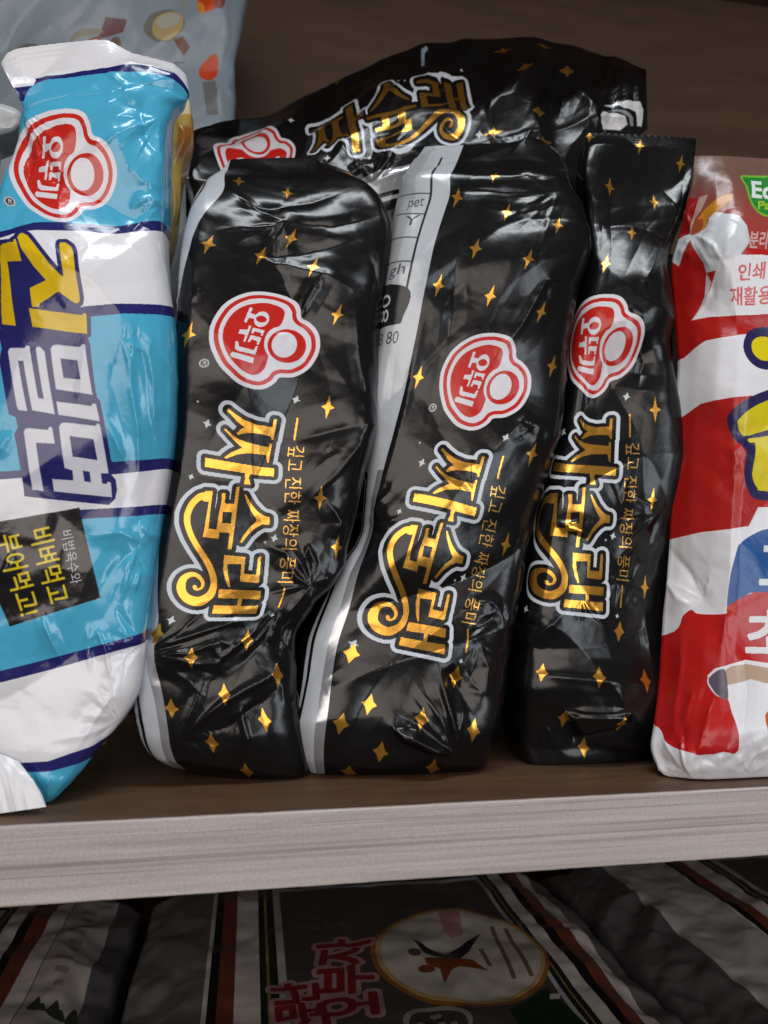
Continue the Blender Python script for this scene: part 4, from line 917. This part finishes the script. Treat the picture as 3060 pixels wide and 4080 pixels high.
plain_packet('wrapped_packet', [(-300,425,20,428,.115,.002,.002,.004),(-300,440,84,458,.112,.004,.006,.012),(-300,490,90,496,.108,.006,.008,.03),(-300,530,64,532,.107,.006,.008,.03),(-300,566,-12,566,.107,.006,.008,.03),(-300,900,-50,900,.107,.006,.008,.035),(-300,2940,-70,2940,.108,.006,.008,.035)],
             (-500, 200, 300, 3300), white_paint, 'pale wrapped packet at the far left edge behind the blue packet', 'packet', 127, [([(-50,420),(40,450),(90,470)], 3, 24)], rough=.3)
def black_paint(A): A.paint([box(0, 0, 3400, 3400)], (15, 15, 17))
for pts, lab, sd, cr in (
  ([(2350,1010,2660,1000,.126,.002,.002,.004),(2345,1050,2676,1040,.122,.006,.006,.03),(2340,1180,2700,1160,.117,.010,.014,.06),(2335,1500,2716,1500,.115,.010,.016,.066),(2330,2000,2716,2000,.115,.010,.016,.066),(2330,2500,2700,2500,.115,.010,.016,.066),(2340,2912,2680,2912,.118,.006,.006,.05)],
   'plain dark packet edge showing between the right black packet and the red one', 131, [([(2620,1100),(2600,1260),(2640,1400),(2670,1480)], 5, 26), ([(2700,1230),(2680,1330),(2672,1480)], 4, 22)]),
  ([(800,1180,1420,1170,.128,.002,.002,.004),(790,1230,1440,1220,.124,.006,.006,.03),(780,1400,1460,1390,.118,.012,.012,.06),(770,1800,1460,1800,.116,.012,.012,.066),(760,2400,1440,2400,.116,.012,.012,.066),(770,2905,1420,2905,.119,.006,.006,.05)],
   'dark packet standing hidden in shadow behind the left black packet', 137, [])):
    plain_packet('noodle_packet', pts, (0, 0, 3400, 3400), black_paint, lab, 'noodle packet', sd, cr, rough=.2, group='black noodle packets on the upper shelf')

# ------------------------------------------------------------------ flat seaweed packs on the lower shelf
ZP = -.120
def seaweed_pack(x0, x1, y0, y1, label, seed, paint):
    """a shallow film pillow lying flat; printed face up"""
    nx, ny = 150, 150
    S = Sheet()
    u = np.linspace(0, 1, nx); v = np.linspace(0, 1, ny)
    U, Vv = np.meshgrid(u, v)
    eu = np.minimum(U, 1 - U); ev = np.minimum(Vv, 1 - Vv)
    X = x0 + (x1 - x0) * U; Y = y1 + (y0 - y1) * Vv
    prof = (.62 + .38 * np.clip(eu / .12, 0, 1) ** .8) * (.42 + .58 * np.clip(ev / .08, 0, 1) ** .6) * np.clip(eu / .012, 0, 1) ** .5 * np.clip(ev / .012, 0, 1) ** .5
    rim = np.clip((eu - .0) / .16, 0, 1); rimv = np.clip(ev / .12, 0, 1); flat = np.minimum(rim, rimv)
    cr = crumple(X, Y, .018, seed) * (.5 - .36 * flat) + crumple(X + 2, Y, .007, seed + 3) * (.32 - .26 * flat)
    top = -.156 + (ZP + .156) * prof + cr * prof * .8
    bot = np.full_like(top, -.1592) + (1 - prof) * .0025
    root = thing('seaweed_pack', ((x0 + x1) / 2, (y0 + y1) / 2, -.1595), label, 'seaweed pack', 'seaweed packs lying on the lower shelf')
    loc = np.array(root.location)
    A = Art(0, 0, (x1 - x0) * 1e4, (y1 - y0) * 1e4, .5, (176, 169, 164))
    def W(p):
        """picture points on the printed face -> print coordinates (0.1 mm)"""
        p = np.asarray(p, float); q = on_z(p[:, 0], p[:, 1], ZP)
        return np.stack([(q[:, 0] - x0) * 1e4, (y1 - q[:, 1]) * 1e4], 1)
    paint(A, W)
    m = film_material('seaweed_film', A.image('seaweed_print'), rough=.24, bump=.10, scale=180, spec=.7)
    art = np.stack([U * (x1 - x0) * 1e4, Vv * (y1 - y0) * 1e4], -1)
    i = np.arange(ny - 1)[:, None] * nx; j = np.arange(nx - 1)[None]
    Fq = np.stack([i + j, i + nx + j, i + nx + j + 1, i + j + 1], -1).reshape(-1, 4)
    P = np.stack([X, Y, top], -1)
    N = np.cross(np.gradient(P, axis=1), np.gradient(P, axis=0)); N /= np.linalg.norm(N, axis=2, keepdims=True); N *= np.sign(N[..., 2:3])
    cen = .25 * (art[:-1, :-1] + art[1:, :-1] + art[:-1, 1:] + art[1:, 1:])
    lab = A.part_at(cen.reshape(-1, 2))
    names = {1: 'front_label', 2: 'award_badge', 3: 'lettering', 0: 'film'}
    for c in np.unique(lab):
        f = Fq[lab == c]; used, inv = np.unique(f.ravel(), return_inverse=True)
        me = mesh_from(names[int(c)], P.reshape(-1, 3)[used] - loc, inv.reshape(-1, 4), m, A.uv(art.reshape(-1, 2))[used], N.reshape(-1, 3)[used])
        link_mesh0(names[int(c)], me, root)
    B = np.stack([X, Y, bot], -1)
    me = mesh_from('back_film', B.reshape(-1, 3) - loc, Fq[:, ::-1], m, A.uv(art.reshape(-1, 2)))
    link_mesh0('back_film', me, root)
def rrect(x0, y0, x1, y1, r, n=8):
    p = []
    for cx, cy, a in ((x1 - r, y0 + r, -90), (x1 - r, y1 - r, 0), (x0 + r, y1 - r, 90), (x0 + r, y0 + r, 180)):
        for t in np.linspace(0, 90, n): p.append((cx + r * math.cos(math.radians(a + t)), cy + r * math.sin(math.radians(a + t))))
    return p
DARK = (60, 55, 53); RUST = (96, 50, 38); CREAM = (176, 170, 168); OLIVE = (110, 100, 56)
def frame_print(A, xa, xb, full=True):
    """the common front: black and red bands, framed dark label; xa..xb = the outer bands in print units"""
    H = A.H / A.k
    A.paint([box(0, 0, xa - 25, H)], (92, 90, 90)); A.paint([box(xb + 95, 0, A.W / A.k, H)], (84, 80, 80))
    A.paint([box(xa, 0, xa + 45, H)], (22, 20, 20)); A.paint([box(xa + 45, 0, xa + 130, H)], RUST)
    A.paint([box(xb - 150, 0, xb - 95, H)], (22, 20, 20)); A.paint([box(xb - 95, 0, xb, H)], RUST)
    xi, xj, yt = xa + 260, xb - 235, 235
    A.paint([rrect(xi, yt, xj, H + 200, 70)], (30, 32, 29), part=1); A.paint([rrect(xi + 35, yt + 34, xj - 30, H + 200, 55)], OLIVE)
    A.paint([rrect(xi + 52, yt + 48, xj - 42, H + 200, 50)], (30, 31, 29)); A.paint([rrect(xi + 95, yt + 85, xj - 70, H + 200, 14)], (150, 150, 150))
    A.paint([rrect(xi + 140, yt + 128, xj - 95, H + 200, 8)], DARK)
    A.paint([box(xi + 40, 40, xj - 100, 150)], (156, 146, 138)); A.paint([box(xj - 420, 60, xj - 230, 130)], (120, 70, 66)); A.paint([box(xi + 500, 60, xi + 560, 140)], (90, 86, 84))
def centre_paint(A, W):
    q = W([(905, 3700), (2200, 3640)]); xa = W([(850, 3760)])[0, 0]; xb = W([(2352, 3800)])[0, 0]
    frame_print(A, xa, xb)
    # gold ringed award badge with a leaping star figure
    c = W([(1845, 3815)])[0]; L = W([(1470, 3790)])[0]; Rr = W([(2232, 3860)])[0]; Tp = W([(1800, 3622)])[0]; Bt = W([(1860, 4020)])[0]
    rx = (Rr[0] - L[0]) / 2; ry = (Bt[1] - Tp[1]) / 2; cx = (L[0] + Rr[0]) / 2; cy = (Tp[1] + Bt[1]) / 2
    A.paint([ell(cx, cy, rx, ry)], (120, 78, 38), part=2); A.paint([ell(cx + 4, cy - 4, rx * .95, ry * .95)], (150, 128, 86), part=2); A.paint([ell(cx + 8, cy - 8, rx * .90, ry * .90)], (158, 152, 142), part=2)
    A.paint([W([(1640,3742),(1700,3775),(1768,3795),(1830,3770),(1915,3710),(1870,3790),(1832,3822),(1740,3815),(1690,3800)])], (24, 20, 22))
    A.paint([W([(1690,3822),(1800,3815),(1880,3826),(1945,3866),(1830,3852),(1800,3868),(1772,3915),(1752,3862),(1700,3845)])], (104, 52, 28))
    A.paint([W(ell(1652, 3802, 26, 16))], (70, 56, 62)); A.paint([W(ell(1700, 3862, 34, 14))], (98, 52, 28))
    A.paint([W([(1745,3640),(1830,3640),(1845,3720),(1800,3735),(1770,3710)])], (150, 110, 110))
    for k, (a, b) in enumerate((((1950, 3690), (2040, 3900)), ((1905, 3780), (1945, 3850)), ((2005, 3700), (2110, 3895)))):
        s, e = W([a])[0], W([b])[0]; d = (e - s) / np.linalg.norm(e - s); nrm = np.array([d[1], -d[0]]) * 26
        A.paint([[s, e, e + nrm, s + nrm]], (92, 80, 58))
    # red brush lettering with a pale edge, glyph tops to the left
    r = A.union(text_polys('자', W([(1470, 3835)])[0], W([(1475, 3735)])[0], 300, (-1, 0))) | A.union(text_polys('부', W([(1490, 3945)])[0], W([(1480, 3840)])[0], 290, (-1, 0))) | A.union(text_polys('오', W([(1508, 4045)])[0], W([(1495, 3950)])[0], 300, (-1, 0)))
    r |= A.union(text_polys('난', W([(1270, 3985)])[0], W([(1262, 3905)])[0], 230, (-1, 0))) | A.union(text_polys('문', W([(1300, 4050)])[0], W([(1285, 3985)])[0], 230, (-1, 0))) | A.union(text_polys('소', W([(1320, 4140)])[0], W([(1305, 4050)])[0], 230, (-1, 0)))
    r = dilate(r, 11 * A.k)
    A.paint(dilate(r, 27 * A.k), (138, 108, 108), part=3); A.paint(r, (104, 28, 28))
    A.paint(A.union(text_polys('전통의 맛', W([(1180, 3712)])[0], W([(1405, 3704)])[0], 90, (0, -1))), (84, 84, 82))
    # round picture of the sheets and the green corner
    A.paint([W(ell(1745, 4075, 140, 70))], (120, 118, 112)); A.paint([W(ell(1748, 4078, 118, 58))], (52, 52, 50))
    for k in range(16):
        t = k * 2.4; A.paint([W(ell(1748 + 78 * math.cos(t) * ((k % 5) / 5 + .2), 4078 + 40 * math.sin(t) * ((k % 4) / 4 + .2), 16, 8))], (104 + k % 3 * 14, 104, 98) if k % 2 else (36, 36, 34))
    A.paint([W([(2030,4020),(2180,3930),(2330,4080),(2420,4200),(2120,4200)])], (22, 40, 26)); A.paint([W(box(2190, 3955, 2232, 3975))], (150, 154, 142))
def left_paint(A, W):
    xb = W([(205, 3700)])[0, 0]; frame_print(A, xb - 1900, xb - 40)
    H = A.H / A.k
    A.paint([box(xb + 60, 0, xb + 320, H)], (150, 142, 138)); A.paint([box(xb + 320, 0, A.W / A.k, H)], (72, 69, 72))
    for k in range(9): A.paint([box(xb + 120 + 20 * (k % 3), 350 + 110 * k, xb + 210, 400 + 110 * k)], (120, 106, 104))
    for k in range(7): A.paint([smooth_poly([(xb + 90 + k * 30, 1500), (xb + 120 + k * 30, 1380 + 50 * (k % 3)), (xb + 150 + k * 30, 1500)])], (44, 52, 40))
def right_paint(A, W):
    xa = W([(2860, 3560)])[0, 0]; frame_print(A, xa - 60, xa + 1700)
    H = A.H / A.k
    A.paint([box(0, 0, xa - 560, H)], (74, 71, 73)); A.paint([box(xa - 560, 0, xa - 90, H)], (158, 156, 152)); A.paint([box(xa - 560, 0, xa - 90, 180)], (120, 112, 106))
seaweed_pack(-.0645, .2175, .010, .262, 'flat dark seaweed pack with the gold ringed star badge and red lettering', 201, centre_paint)
seaweed_pack(-.340, -.0655, .008, .258, 'flat seaweed pack at the left under the blue packet, mostly cut off', 211, left_paint)
seaweed_pack(.2185, .490, .012, .264, 'flat seaweed pack at the right with a wide pale border and rust stripe', 223, right_paint)
